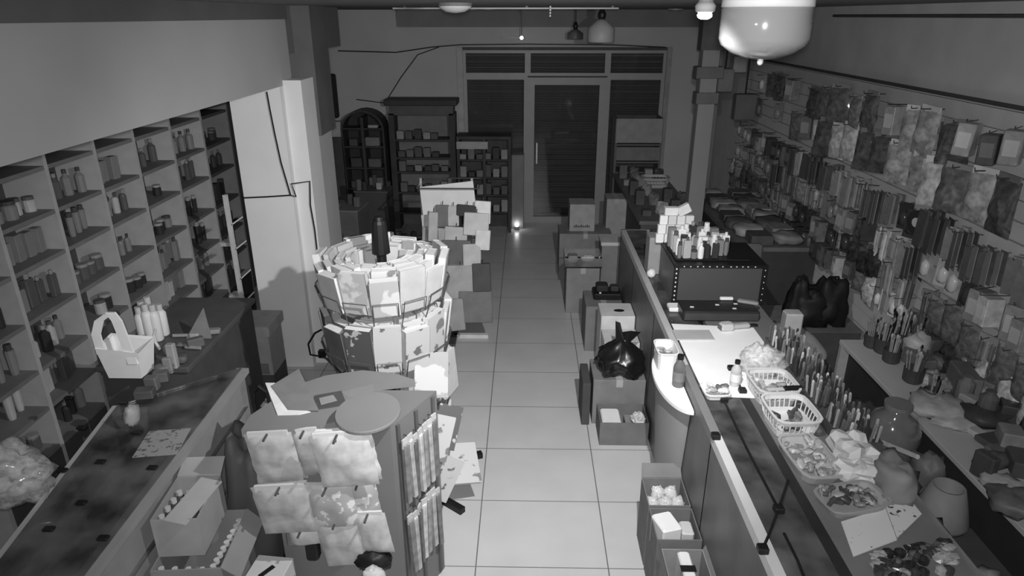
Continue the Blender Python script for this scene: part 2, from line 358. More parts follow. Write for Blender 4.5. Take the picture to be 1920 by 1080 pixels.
for k, (dx, z, wd, hh, g) in enumerate([(.14, 1.45, .14, .04, .35), (.12, 1.2, .2, .12, .2), (.13, .9, .18, .12, .13), (.13, .6, .2, .15, .16), (-.15, 1.2, .12, .1, .08), (-.13, .9, .16, .13, .07), (-.14, .6, .18, .1, .09), (.12, .3, .1, .16, .15), (-.14, .3, .12, .14, .1)]):
    tag(MB().box(-wd/2, wd/2, -.05, .05, 0, hh, .008).build('small_package', mat(g, .6), local=(0, 0, 0)),
        'small %s package in %s half of the arched cabinet, %s shelf up' % ('pale' if g > .14 else 'dark', 'right' if dx > 0 else 'left', {.3: 'first', .6: 'second', .9: 'third', 1.2: 'fourth', 1.45: 'topmost'}[z]), 'package', 'packages in the arched cabinet').location = (-2.27+dx, 9.58, z)
t = thing('wooden_display_unit', 'dark wooden display unit with heavy lintel against the back wall', 'display unit', (-1.44, 9.6, 0))
for x in (-.42, .42): MB().box(x-.04, x+.04, -.1, .2, 0, 1.65).build('post', WD, t)
MB().box(-.5, .5, -.14, .24, 1.76, 1.84, .01).build('lintel', WD, t); MB().box(-.44, .44, -.1, .2, 1.63, 1.76).build('frieze', mat(.1, .6), t)
MB().box(-.38, .38, .18, .22, 0, 1.63).build('back_panel', mat(.2, .7, .2, 3), t)
for z in (.25, .55, .85, 1.05, 1.3): MB().box(-.38, .38, -.1, .18, z-.025, z).build('shelf', WD, t)
for k in range(22):
    r = k % 4; z = (.55, .85, 1.05, 1.3)[r]; c = k//4
    g = random.choice([.06, .1, .16, .3]); hh = random.uniform(.07, .17)
    tag(MB().box(-.05, .05, -.04, .04, 0, hh, .006).build('boxed_goods', mat(g, .6)), '%s boxed item, %s shelf up in the wooden display unit, %s from left' % ({.06: 'black', .1: 'dark', .16: 'grey', .3: 'pale'}[g], ORD[r], ORD[c]), 'box', 'goods in the wooden display unit').location = (-1.75+c*.12+random.uniform(-.01, .01), 9.56, z)
t = thing('low_shelf_unit', 'dark low shelf unit of goods left of the shop door', 'shelf unit', (-.62, 9.5, 0))
for x in (-.31, .05, .4): MB().box(x-.02, x+.02, -.15, .2, 0, 1.33).build('side_panel', WD, t)
MB().box(-.33, .42, .16, .2, 0, 1.33).build('back_panel', DARK, t); MB().box(-.33, .42, -.17, .2, 1.33, 1.37).build('top_board', WD, t)
MB().box(-.33, .1, -.17, -.15, 1.2, 1.3).build('price_fascia', LIGHT, t)
for z in (.3, .55, .8, 1.05): MB().box(-.31, .4, -.13, .16, z-.02, z).build('shelf', WD, t)
for k in range(24):
    r = k % 4; z = (.3, .55, .8, 1.05)[r]; c = k//4; g = random.choice([.05, .1, .17, .28]); hh = random.uniform(.06, .18)
    x = -.25+c*.115
    tag(MB().box(-.045, .045, -.04, .04, 0, hh, .006).build('shelf_package', mat(g, .6)), '%s package, %s shelf up in the low unit beside the door, %s from left' % ({.05: 'black', .1: 'dark', .17: 'grey', .28: 'pale'}[g], ORD[r], ORD[c]), 'package', 'packages in the low shelf unit').location = (-.62+x, 9.42, z)
tag(MB().box(-.2, -.02, 9.55, 9.75, 0, 1.08, .01).build('door_side_panel', mat(.2, .5, .1, 5)), 'plain grey panel standing at left side of the shop door', 'panel')
t = thing('night_light', 'tiny glowing lamp on the floor left of the shop door', 'night light', (-.12, 9.5, 0))
MB().cyl(.03, 0, .05).build('base', MID, t); MB().at(0, 0, .075).blob(.028, .028, .028, 0).build('bulb', emit_mat(14), t)
tag(MB().box(-2.78, -2.58, 9.55, 9.7, 1.32, 1.53, .01).build('white_carton', LIGHT), 'pale square carton on dark shelf left of the arched cabinet', 'carton')
tag(MB().box(-2.95, -2.55, 9.5, 9.8, 0, 1.32, .01).build('dark_cupboard', DARK), 'dark cupboard in the back left corner under the pale carton', 'cupboard')
tag(MB().box(-2.78, -2.66, 9.76, 9.86, 1.55, 2.15, .02).build('hanging_banner_roll', mat(.02)), 'dark rolled banner hanging on the back wall, far left', 'banner')
cb = MB(); cb.tube([(-2.4, 9.85, 1.8), (-2.0, 9.85, 1.75), (-1.75, 9.85, 2.1), (-1.5, 9.85, 2.4), (-1.2, 9.85, 2.5)], .007); cb.tube([(-2.6, 9.85, 2.45), (-1.8, 9.85, 2.43), (-1.3, 9.85, 2.5), (-.9, 9.85, 2.53), (0, 9.85, 2.54), (1.2, 9.84, 2.53), (1.9, 9.84, 2.5)], .008)
tag(cb.build('wall_cable', BLACK), 'black cable drooping over the back wall above shopfront', 'cable')
# low dark goods between column and racks
for k, (u, v, Y, sx, sy, sz, g, lab) in enumerate([
    (640, 400, 7.2, .5, .4, .95, .1, 'dark carton tower behind the column'), (655, 440, 6.4, .35, .3, .75, .07, 'black cabinet block behind the near book rack'),
    (745, 420, 6.9, .4, .3, .62, .035, 'black low chest between the two racks'), (700, 345, 8.2, .4, .3, .9, .06, 'dark shelving block in front of arched cabinet')]):
    p = py(u, v, Y); p.z = 0
    t = thing('dark_display_block', lab, 'cabinet', tuple(p), random.uniform(-.1, .1)); MB().box(-sx/2, sx/2, -sy/2, sy/2, 0, sz, .01).build('body', mat(g, .6), t)
    MB().box(-sx/2-.01, sx/2+.01, -sy/2-.01, sy/2+.01, sz, sz+.02).build('top_board', mat(g*1.5, .5), t)
    for q in range(5):
        g2 = random.choice([.05, .12, .4]); tag(MB().at(0, 0, 0, random.uniform(0, 3)).box(-.03, .03, -.025, .025, 0, random.uniform(.05, .16), .006).build('small_gadget', mat(g2, .5)),
            'small %s gadget on the %s, %s from left' % ({.05: 'black', .12: 'dark', .4: 'pale'}[g2], lab.split(' behind')[0].split(' between')[0].split(' in front')[0], ORD[q]), 'gadget', 'small gadgets on dark cabinets').location = (p.x-sx*.4+sx*.2*q, Y+random.uniform(-.1, .1), sz+.02)

# ================================================================ NEAR WIRE BOOK RACK
def star_legs(t, n, r, z, m, off=0, names='leg'):
    for k in range(n):
        a = off+2*math.pi*k/n; MB().at(0, 0, 0, a).add([(.03, -.02, z), (.03, .02, z), (.03, .02, z+.04), (.03, -.02, z+.04), (r, -.014, 0), (r, .014, 0), (r, .014, .03), (r, -.014, .03)],
            [(0, 1, 2, 3), (4, 7, 6, 5), (0, 4, 5, 1), (1, 5, 6, 2), (2, 6, 7, 3), (3, 7, 4, 0)]).build(names, m, t)
def wire_ring(b, r, z, n=24, rr=.004):
    b.tube([(r*math.cos(2*math.pi*k/n), r*math.sin(2*math.pi*k/n), z) for k in range(n+1)], rr, 4)
RX, RY = -.85, 3.78
t = thing('wire_book_rack', 'near carousel wire rack filled with pale booklets in front of the column', 'book rack', (RX, RY, 0))
MB().lathe([(.03, .04), (.03, 1.5), (.03, 1.8), (.026, 1.82)], 12).build('pole', BLACK, t)
MB().lathe([(.055, 1.6), (.045, 1.78), (.04, 1.8)], 12).build('pole_cap', BLACK, t)
for dd in ((math.radians(-38)), math.radians(22), math.radians(142), math.radians(-150)):
    MB().at(0, 0, 0, dd).box(.03, .6, -.022, .022, .0, .04).build('leg', BLACK, t)
NP = 14
TIERS = [(.25, .24), (.61, .27), (.975, .27), (1.34, .24)]
for zi, (z, hh) in enumerate(TIERS):
    b = MB(); wire_ring(b, .2, z); wire_ring(b, .36, z+.01)
    for k in range(NP):
        a = 2*math.pi*k/NP; b.M = Matrix.Rotation(a, 4, 'Z'); w_ = .07
        b.tube([(.04, 0, z), (.36, 0, z)], .004, 4)
        b.tube([(.365, -w_, z), (.39, -w_, z+.09), (.39, w_, z+.09), (.365, w_, z)], .0045, 4)
        b.tube([(.365, -w_, z), (.33, -w_, z-.1)], .004, 4)
    b.M = Matrix(); b.build('wire_tier', WIRE, t)
BOOKM = [print_mat(.52, .2, 9, .58, name='printed_cover'), print_mat(.48, .14, 14, .6, name='printed_cover'), mat(.56, .5, .1), print_mat(.4, .58, 6, .5, name='printed_cover'), mat(.42, .5, .1), mat(.14, .5, .2), print_mat(.1, .5, 20, .62, name='printed_cover')]
PAGE = mat(.6, .8, .04)
def book_proto(w_, h_, th, m):
    t = thing('booklet', 'x', 'booklet')
    c = MB(); c.box(-w_/2, w_/2, -th/2, -th/2+.003, 0, h_); c.box(-w_/2, w_/2, th/2-.003, th/2, 0, h_); c.box(-w_/2, -w_/2+.003, -th/2, th/2, 0, h_); c.build('cover', m, t)
    MB().box(-w_/2+.003, w_/2-.004, -th/2+.003, th/2-.003, .003, h_-.003).build('pages', PAGE, t); return t
BP = {}
def put_book(w_, h_, th, mi, M, label, group):
    key = (w_, h_, th, mi)
    if key not in BP: BP[key] = book_proto(w_, h_, th, BOOKM[mi]); o = BP[key]
    else: o = dup(BP[key], (0, 0, 0))
    o.matrix_world = M; o['label'] = label; o['group'] = group; return o
TN = ['lowest', 'third', 'second', 'top']; TONEB = ['white printed', 'pale speckled', 'plain white', 'mottled pale', 'light grey', 'dark grey', 'black printed']
for zi, (z, hh) in enumerate(TIERS):
    for k in range(NP):
        a = 2*math.pi*k/NP
        # lower tiers: only the aisle side is still filled
        if zi < 2 and not (-1.3 < math.atan2(math.sin(a), math.cos(a)) < .9): continue
        for j in range(4 if zi == 3 else 3):
            rr = (.335, .275, .215, .155)[j]; w_ = (.16, .14, .11, .08)[j]; th = random.choice([.035, .045, .055])
            h_ = random.choice([.22, .24, .26]) if zi == 3 else random.choice([.26, .28, .3])
            mi = random.choice([0, 1, 2, 2, 3, 4, 0, 2])
            if zi == 2 and k in (8, 9): mi = 5
            if zi == 2 and k == 10: mi = 6 if j == 0 else 2
            if zi == 1 and k == 0: mi = 5
            M = Matrix.Translation((RX, RY, 0)) @ Matrix.Rotation(a-math.pi/2, 4, 'Z') @ Matrix.Translation((random.uniform(-.01, .01), rr, z+.008)) @ Matrix.Rotation(-.1+random.uniform(-.06, .04), 4, 'X') @ Matrix.Rotation(random.uniform(-.06, .06), 4, 'Y')
            put_book(w_, h_, th, mi, M, '%s booklet, %s tier of near rack, %s pocket anticlockwise from aisle, %s' % (TONEB[mi], TN[zi], ORD[k], ['outermost', 'second in', 'third in', 'innermost'][j]), 'booklets in the near wire rack')
# magazines slumping out of the low pockets towards the aisle
for k, (u, v, Y, rz, rx, ry, mi, lab) in enumerate([
    (830, 800, 3.55, .3, -.5, .35, 6, 'black glossy magazine slumping out of the rack above the aisle floor'),
    (815, 820, 3.45, .2, -.4, .3, 0, 'white magazine hanging in front of the black glossy one'),
    (868, 870, 3.55, .6, -1.0, .3, 0, 'white printed magazine tilted furthest out over the aisle'),
    (825, 895, 3.4, .2, -.3, .5, 1, 'pale magazine with dark picture in the lowest rack pocket'),
    (842, 700, 3.7, 1.3, -.1, .05, 2, 'tall white book at right side of the near rack'),
    (808, 705, 3.5, .3, -.3, .1, 3, 'crumpled pale brochure in third tier facing the camera')]):
    p = py(u, v, Y); M = Matrix.Translation(p) @ Matrix.Rotation(rz, 4, 'Z') @ Matrix.Rotation(rx, 4, 'X') @ Matrix.Rotation(ry, 4, 'Y') @ Matrix.Translation((0, 0, -.13))
    put_book(.2, .27, .022, mi, M, lab, 'magazines low on the near wire rack')

# ================================================================ FAR WIRE RACK
QX, QY = -.68, 6.0
t = thing('card_rack', 'far wire rack with tilted white header board and hanging goods', 'rack', (QX, QY, 0))
MB().cyl(.025, .04, 1.55, 10).build('pole', WIRE, t)
for x in (-.26, .2): MB().box(x-.01, x+.01, -.02, 0, .3, 1.55).build('upright', ALU, t)
b = MB()
for z in (.3, .7, 1.05, 1.5): b.tube([(-.27, -.2, z), (.27, -.2, z), (.27, .2, z), (-.27, .2, z), (-.27, -.2, z)], .006, 5)
b.build('wire_frame', WIRE, t)
MB().at(0, -.12, 1.42, 0, -.25, -.12).box(-.25, .23, -.006, .006, -.16, .1).build('header_board', mat(.62, .6, .05), t)
MB().box(-.0, .33, -.1, -.06, 0, .035).build('leg', mat(.6), t); MB().box(-.3, 0, .05, .09, 0, .035).build('leg', WIRE, t); MB().box(-.03, .03, -.3, .3, 0, .035).build('leg', WIRE, t)
spec = [(805, 415, .14, .12, .02, .55, 'white card pack'), (830, 405, .12, .2, .02, .15, 'dark card pack'), (850, 405, .1, .18, .02, .45, 'striped card pack'), (875, 395, .18, .1, .03, .05, 'black pouch'),
        (905, 398, .14, .2, .03, .68, 'white bag'), (815, 440, .22, .13, .03, .35, 'grey folded pack'), (855, 440, .2, .14, .03, .45, 'pale folded pack'), (893, 420, .22, .2, .04, .5, 'light grey bag'),
        (812, 452, .1, .2, .03, .22, 'dim narrow pack'), (905, 450, .13, .18, .03, .62, 'pale narrow bag'), (855, 475, .26, .24, .03, .13, 'dark grey folder'), (885, 480, .16, .22, .03, .45, 'light folder'),
        (865, 530, .34, .34, .04, .38, 'large light grey sheet pack'), (903, 520, .16, .26, .05, .08, 'dark hanging bag'), (892, 575, .3, .3, .03, .17, 'grey square board pack with pale rim'), (850, 590, .2, .3, .05, .3, 'grey lower pack'), (812, 425, .08, .26, .03, .4, 'thin pale strip pack')]
for k, (u, v, wd, hh, th, g, lab) in enumerate(spec):
    p = py(u, v, QY-.22-.012*k)
    o = MB().box(-wd/2, wd/2, -th/2, th/2, -hh/2, hh/2, .006).build(['card_pack', 'folder_pack'][k % 2], mat(g, .6, .15))
    o.location = p; o.rotation_euler = (random.uniform(-.12, .05), random.uniform(-.08, .08), random.uniform(-.15, .15))
    tag(o, '%s on the far wire rack, %s' % (lab, 'right side' if u > 880 else 'left side' if u < 820 else 'middle'), 'pack', 'goods on the far wire rack')
    MB().tube([(0, 0, hh/2-.01), (0, .02, hh/2+.03)], .004, 4).build('hook', WIRE, o)

# ================================================================ FRONT DISPLAY TOWER with hanging polybags
TX = Vector((-.86, 2.8, 0)); GRY = mat(.17, .7, .06, 4)
t = thing('display_tower', 'grey four-sided display tower with curved top board, hung with polybags, nearest the camera', 'display stand', TX)
W0, D0 = .33, .24
tw = MB()
f = [(-.33, -.17), (.25, -.17), (.42, .16), (-.2, .16)]
tw.prism(f, 0, 1.15); tw.build('body', GRY, t)
def poly_at(pts, z): return [tuple((pz(u, v, z)-TX).xy) for u, v in pts]
outline = [(452, 806), (520, 806), (600, 798), (648, 786), (668, 768), (655, 745), (640, 735), (700, 720), (778, 712), (740, 700), (680, 694), (610, 704), (555, 722), (520, 745), (470, 778)]
MB().prism(poly_at(outline, 1.19)[::-1], 1.15, 1.19).build('top_board', mat(.19, .7, .05, 4), t)
cx = pz(690, 772, 1.25)-TX
MB().at(cx.x, cx.y, 0).lathe([(.142, 1.235), (.145, 1.24), (.145, 1.25), (.142, 1.255)], 40, 1, 1.15).build('round_header', mat(.2, .7, .05, 4), t)
MB().at(cx.x, cx.y, 0).cyl(.03, 1.19, 1.235).build('header_post', GRY, t)
b = MB()
p = [pz(*q, 1.195)-TX for q in [(590, 742), (640, 733), (650, 758), (590, 768)]]
b.prism([tuple(q.xy) for q in p][::-1], 1.19, 1.197); b.build('dark_label', DARK, t)
b = MB(); p = [pz(*q, 1.195)-TX for q in [(598, 748), (625, 742), (632, 752), (602, 760)]]
b.prism([tuple(q.xy) for q in p][::-1], 1.197, 1.2); b.build('label_print', MID, t)
# right face: grooved rails
for q in (.12, .5, .88):
    a = Vector((.25, -.17, 0)).lerp(Vector((.42, .16, 0)), q); MB().at(a.x, a.y, 0, math.atan2(.33, .17)).box(-.01, .01, -.012, .0, .02, 1.14).build('side_rail', mat(.1, .6), t)
# left behind: tilted paper pieces on the board
for k, (uv, g, lab) in enumerate([([(497, 716), (515, 716), (540, 760), (582, 770), (560, 775), (520, 776)], .7, 'torn white paper strip on the left of the tower top'), ([(508, 722), (560, 690), (598, 768), (540, 766)], .19, 'grey folded cardboard sheet on the tower top over white paper')]):
    p = [pz(u, v, 1.2+.004*k) for u, v in uv]; c = sum(p, Vector())/len(p)
    tag(MB().prism([tuple((q-c).xy) for q in p][::-1], 0, .004).build('paper_sheet' if k == 0 else 'cardboard_sheet', mat(g), local=(0, 0, 0)), lab, 'paper' if k == 0 else 'cardboard').location = (c.x, c.y, 1.191+.005*k)
def polybag(name, label, M, w_, h_, th, g, group, header=True, seed=0, pattern=None):
    t = thing(name, label, 'polybag'); 
    b = MB(); nx, nz = 8, 10; vs = []; fs = []
    for s_ in (-1, 1):
        for i in range(nx+1):
            for j in range(nz+1):
                x = -w_/2+w_*i/nx; z = -h_*j/nz; e = (math.sin(math.pi*i/nx)**.4 if 0 < i < nx else 0)*(math.sin(math.pi*j/nz)**.4 if 0 < j < nz else 0)
                y = s_*th/2*e*(1+.5*noise.noise(Vector((x*14, z*14, seed*3.7+s_))))
                vs.append((x+.008*noise.noise(Vector((seed, z*20, 0))), y, z))
    off = (nx+1)*(nz+1)
    for s_ in range(2):
        for i in range(nx):
            for j in range(nz):
                q = (i*(nz+1)+j, (i+1)*(nz+1)+j, (i+1)*(nz+1)+j+1, i*(nz+1)+j+1); q = tuple(a+off*s_ for a in q); fs.append(q if s_ else q[::-1])
    b.add(vs, fs); b.build('bag', pattern or mat(g, .38, .22, 16, .5), t, smooth=True)
    if header:
        MB().box(-w_*.42, w_*.42, -.006, .006, -.045, .01).build('header_card', mat(min(.85, g*1.35), .5), t)
        MB().box(-.004, .004, -.03-th/2, -.006, -.006, .002).build('hook', WIRE, t)
    t.matrix_world = M; t['group'] = group; return t
PG = 'polybags hung on the front of the display tower'
bags = [  # centre top u, v, width px-ish m, height, thick, tone, label, Y
    (505, 806, .19, .25, .07, .42, 'pale clear polybag, top row of tower front, left', 2.56),
    (570, 806, .12, .23, .06, .45, 'narrow pale polybag, top row of tower front, middle', 2.56),
    (640, 796, .23, .26, .1, .55, 'fat stack of white polybags, top row of tower front, right', 2.55),
    (528, 905, .25, .25, .08, .4, 'wide pale polybag, middle row of tower front, left', 2.53),
    (615, 905, .2, .22, .09, .36, 'polybag of striped items, middle row of tower front, middle', 2.53),
    (672, 900, .13, .2, .07, .34, 'polybag with diagonal stripes, middle row of tower front, right', 2.53),
    (566, 990, .13, .09, .06, .45, 'small white pouch above black gadgets, bottom row, left', 2.53),
    (630, 974, .19, .26, .06, .45, 'long pale polybag, bottom row of tower front, middle', 2.5),
    (690, 962, .14, .22, .06, .48, 'white ribbed polybag, bottom row of tower front, right', 2.5)]
STR = None
for k, (u, v, wd, hh, th, g, lab, Y) in enumerate(bags):
    nst = 3 if k in (2,) else 2 if k in (0, 3, 4) else 1
    for q in range(nst):
        p = py(u+q*4, v-q*3, Y-.02+q*.045 if nst > 1 else Y)
        p.y = Y-.045*(nst-1-q)
        M = Matrix.Translation(p) @ Matrix.Rotation(random.uniform(-.08, .02), 4, 'Z') @ Matrix.Rotation(.06, 4, 'X') @ Matrix.Rotation(-.1+random.uniform(-.03, .03), 4, 'Y')
        wd_, hh_ = wd*1.13, hh*1.12
        polybag('polybag', lab if nst == 1 else lab+', '+(['frontmost', 'behind the first', 'rearmost'] if nst == 3 else ['frontmost', 'rearmost'])[q], M, wd_, hh_, th/ (1.4 if nst > 1 else 1), g, PG, seed=k*3+q, pattern=print_mat(.36, .62, 22, .55, .35, 'striped_items') if k in (4, 5) else None)
tag(MB().at(*py(585, 1015, 2.55)).box(-.03, .03, -.03, .03, -.1, .05, .01).build('black_gadget', BLACK), 'black boxy gadget hanging low on the tower front, left', 'gadget')
tag(MB().at(*py(553, 1005, 2.55)).box(-.04, .02, -.02, .02, -.05, .06, .01).build('grey_gadget', DIM), 'small grey gadget hanging low on the tower front beside the black one', 'gadget')
tag(MB().at(*py(700, 1050, 2.5)).blob(.09, .05, .06, .2, 3, 4).build('black_pouch', BLACK, smooth=True), 'black pouch at the bottom right of the tower front', 'pouch')
tag(MB().at(*py(700, 1078, 2.4)).blob(.05, .04, .04, .2, 3, 5).build('white_pouch', PALE, smooth=True), 'small white pouch below the black pouch at the tower foot', 'pouch')
# strips on the right face
SG = 'strip packs on the aisle side of the tower'
for k in range(14):
    row = 0 if k < 7 else 1; c = k % 7
    a = Vector((.25, -.17, 0)).lerp(Vector((.42, .16, 0)), .14+.105*c); nrm = Vector((.33, -.17, 0)).normalized(); p = TX+a+nrm*.035; zt = (1.05, .62)[row]-random.uniform(0, .04)
    g = [.2, .42, .12, .5, .28, .4, .16][c]
    o = MB().box(-.014, .014, -.012, .012, -.34, 0, .004).build('strip_pack', mat(g, .4, .3, 22, .5)); o.location = (p.x, p.y, zt); o.rotation_euler = (0, random.uniform(-.05, .05), math.atan2(.33, .17)+random.uniform(-.3, .3))
    MB().box(-.018, .018, -.004, .004, -.02, .03).build('header_card', mat(.5, .5), o); MB().box(-.002, .002, 0, .035, .015, .02).build('hook', WIRE, o)
    tag(o, '%s strip pack, %s row on the tower side facing the aisle, %s from the camera' % ('pale' if g > .3 else 'dark', ['upper', 'lower'][row], ORD[c]), 'strip pack', SG)
b = MB(); p = [py(u, v, 2.85) for u, v in [(772, 1018), (800, 1075)]]
for k, (u, v, Y, g, rz) in enumerate([(775, 1020, 3.0, .35, .2), (790, 1050, 3.0, .22, -.3)]):
    pp = py(u, v, Y); tag(MB().at(pp.x, pp.y, pp.z, rz, .2).box(-.05, .05, -.015, .015, -.1, .06, .008).build('hanging_pack', mat(g, .5)), ['pale rounded pack low on the aisle side of the tower', 'grey pack lowest on the aisle side of the tower'][k], 'pack')

# ================================================================ LEFT GLASS COUNTER
CT = .96
t = thing('glass_counter', 'long glass topped showcase counter along the left shelving', 'counter', (-1.9, 2.2, 0))
def L(p): return (p[0]+1.9, p[1]-2.2)
q = [L(pz(*p, CT)) for p in [(455, 690), (120, 1130), (-60, 1130), (222, 760)]]   # outer far, outer near, inner near, inner far
of_, on_, in_, if_ = [Vector((a[0], a[1], 0)) for a in q]
def rail(b, a, c, w_, z0, z1, off=0):
    d = (c-a).normalized(); n_ = Vector((-d.y, d.x, 0)); a2 = a+n_*off; c2 = c+n_*off
    b.prism([tuple((a2-n_*w_/2).xy), tuple((c2-n_*w_/2).xy), tuple((c2+n_*w_/2).xy), tuple((a2+n_*w_/2).xy)], z0, z1)
b = MB(); rail(b, of_, on_, .07, CT-.03, CT); b.build('outer_rail', mat(.27, .5, .06), t)
b = MB(); rail(b, if_, in_, .06, CT-.03, CT); b.build('inner_rail', mat(.42, .5, .06), t)
b = MB(); rail(b, if_, in_, .012, CT-.02, CT, .12); rail(b, if_, in_, .012, CT-.02, CT, .2); b.build('sliding_track', mat(.3, .4), t)
b = MB(); b.prism([tuple(p.xy) for p in (of_, on_, in_, if_)][::-1], CT, CT+.006); b.build('glass_top', GLASS, t)
b = MB(); rail(b, of_, on_, .02, .0, CT-.03, -.03); b.build('front_panel', mat(.26, .6, .08), t)
b = MB(); rail(b, if_, in_, .02, .0, CT-.03); b.build('rear_panel', DARK, t)
b = MB(); rail(b, of_, if_, .02, .0, CT-.03); b.build('end_panel', DIM, t)
for z in (.1, .42, .7): 
    b = MB(); b.prism([tuple(p.xy) for p in (of_, on_, in_, if_)][::-1], z, z+.008); b.build('glass_shelf' if z > .2 else 'base_board', GLASS if z > .2 else mat(.4), t)
for u, v in [(129, 747), (153, 803), (117, 883), (153, 944), (92, 993), (194, 1010), (189, 867), (286, 878), (258, 812), (232, 757)]:
    p = pz(u, v, CT+.008); MB().at(p.x+1.9, p.y-2.2, CT+.006).box(-.022, .022, -.014, .014, 0, .012, .003).build('glass_clip', BLACK, t)
for a_, c_ in [((258, 812), (194, 1010)), ((129, 747), (92, 993))]:
    pass
for k in range(16):
    p = pz(60+k*22, 1040-k*19+random.uniform(-30, 30), .72); g = random.choice([.06, .12, .25])
    pp = Vector((p.x, p.y, .71))
    s = MB().box(-.06, .06, -.045, .045, 0, random.uniform(.02, .06), .006).build('boxed_trinket', mat(g, .6)); s.location = pp; s.rotation_euler = (0, 0, random.uniform(0, 3))
    tag(s, '%s boxed trinket inside left glass counter, %s from the camera' % ({.06: 'black', .12: 'dark', .25: 'grey'}[g], ORD[k]), 'box', 'trinkets inside the left glass counter')
# second, darker display table behind its far end
t = thing('display_table', 'dark cluttered display table between left counter and column', 'table', (-2.2, 4.0, 0))
MB().box(-.36, .2, -.48, .6, CT-.04, CT-.003, .005).build('table_top', mat(.09, .5), t); MB().box(-.34, .18, -.46, .56, 0, CT-.04).build('cabinet_base', mat(.07, .7), t)
# tote bag with two strap loops
p = pz(240, 706, CT)
t = thing('tote_bag', 'bright white open tote bag with upright loop handles on left display table', 'bag', (p.x, p.y+.04, CT))
b = MB(); b.prism([(-.11, -.07), (.1, -.07), (.1, .07), (-.11, .07)], 0, .2)
b2 = MB(); W2 = mat(.85, .5, .04)
b2.add([(-.1, -.06, 0), (.09, -.06, 0), (.1, .06, 0), (-.1, .06, 0), (-.125, -.08, .2), (.115, -.075, .17), (.13, .08, .2), (-.12, .08, .22), (-.11, -.065, .19), (.1, -.06, .165), (.115, .065, .19), (-.105, .065, .21), (-.09, -.05, .03), (.08, -.05, .03), (.09, .05, .03), (-.09, .05, .03)],
    [(0, 3, 2, 1), (0, 1, 5, 4), (1, 2, 6, 5), (2, 3, 7, 6), (3, 0, 4, 7), (4, 5, 9, 8), (5, 6, 10, 9), (6, 7, 11, 10), (7, 4, 8, 11), (8, 9, 13, 12), (9, 10, 14, 13), (10, 11, 15, 14), (11, 8, 12, 15), (12, 13, 14, 15)]).build('body', W2, t)
def strap(pts, w_, th=.006):
    b = MB(); vs = []; fs = []
    for i, p in enumerate(pts):
        x, y, z = p; vs += [(x-w_, y-th, z), (x+w_, y-th, z), (x+w_, y+th, z), (x-w_, y+th, z)]
    for i in range(len(pts)-1):
        for k in range(4): j = (k+1) % 4; fs.append((i*4+k, i*4+j, i*4+4+j, i*4+4+k))
    fs += [(3, 2, 1, 0), tuple(range(len(vs)-4, len(vs)))]; return b.add(vs, fs)
strap([(-.1, -.07, .16), (-.11, -.06, .28), (-.08, -.05, .36), (-.02, -.05, .4)], .025).build('handle', W2, t)
strap([(.07, -.07, .1), (.045, -.06, .24), (.02, -.05, .36), (-.01, -.045, .41)], .028).build('handle', W2, t)
# white bottles beside the tote
for k, (u, v, hh) in enumerate([(272, 640, .24), (285, 640, .26), (298, 638, .25), (309, 628, .22), (290, 628, .27), (277, 632, .25)]):
    p = pz(u, v, CT)
    t = thing('lotion_bottle', '%s white lotion bottle of the cluster beside the tote bag' % ['leftmost front', 'second from left', 'third from left', 'rightmost', 'rear middle', 'rear left'][k], 'bottle', (p.x, p.y, CT), 0, 'white lotion bottles on left display table')
    MB().lathe([(.028, 0), (.034, .01), (.034, hh*.72), (.02, hh*.82)], 14).build('body', mat(.68, .4, .05), t, smooth=True); MB().cyl(.02, hh*.82, hh, 12).build('cap', mat(.5, .4), t)
# clutter on the dark table
CL = [(300, 655, .04, .02, .1, .5, 'pale curved handle', 0), (340, 632, .1, .02, .02, .55, 'shiny metal bar', .1), (365, 633, .06, .03, .03, .4, 'small bright clip', 0), (350, 648, .12, .04, .02, .2, 'flat grey tray', .1),
      (375, 655, .1, .02, .02, .5, 'thin metal rod', -.1), (400, 625, .14, .05, .03, .26, 'grey case', .2), (318, 665, .07, .05, .08, .1, 'dark box', .4), (335, 690, .05, .04, .16, .35, 'pale upright carton', 0), (352, 700, .05, .03, .1, .25, 'grey card box', .1),
      (310, 700, .1, .07, .06, .14, 'dim packet', .5), (378, 715, .08, .06, .06, .12, 'dim pouch', .3), (298, 730, .07, .05, .08, .13, 'dark cup shape', 0), (390, 680, .1, .07, .05, .09, 'black case', .2), (405, 650, .1, .05, .06, .12, 'dark packet', .6), (330, 745, .1, .07, .05, .08, 'black wallet', .2), (285, 680, .05, .04, .07, .11, 'dark tin', .2)]
for k, (u, v, sx, sy, sz, g, nm, rz) in enumerate(CL):
    p = pz(u, v, CT+.003); p.x = min(p.x, -2.07)
    if g > .45 and sz < .05: o = MB().at(0, 0, .012).tube([(-sx/2, 0, 0), (sx/2, 0, 0)], .011, 8).build('metal_rod', mat(g, .3, .1, 9, .5, .5))
    elif nm.startswith('pale curved'): o = MB().tube([(.0, 0, .0), (-.02, .0, .05), (-.02, 0, .1), (0, 0, .14)], .009, 8).build('curved_handle', mat(.7, .2))
    elif k % 3 == 0: o = MB().at(0, 0, sz*.5).blob(sx/2, sy/2, sz/2, .1, 2, k, flat=1).build('small_pouch', mat(g, .5, .2), smooth=True)
    else: o = MB().box(-sx/2, sx/2, -sy/2, sy/2, 0, sz, .006).build('small_box', mat(g, .5, .2))
    o.location = p; o.rotation_euler = (0, 0, rz)
    tag(o, '%s among the clutter on left display table, %s' % (nm, ['by the bottles', 'by the tote', 'at the back', 'towards the camera', 'towards the column'][k % 5]), 'goods', 'clutter on left display table')
p = pz(400, 640, CT); p.x = -2.1
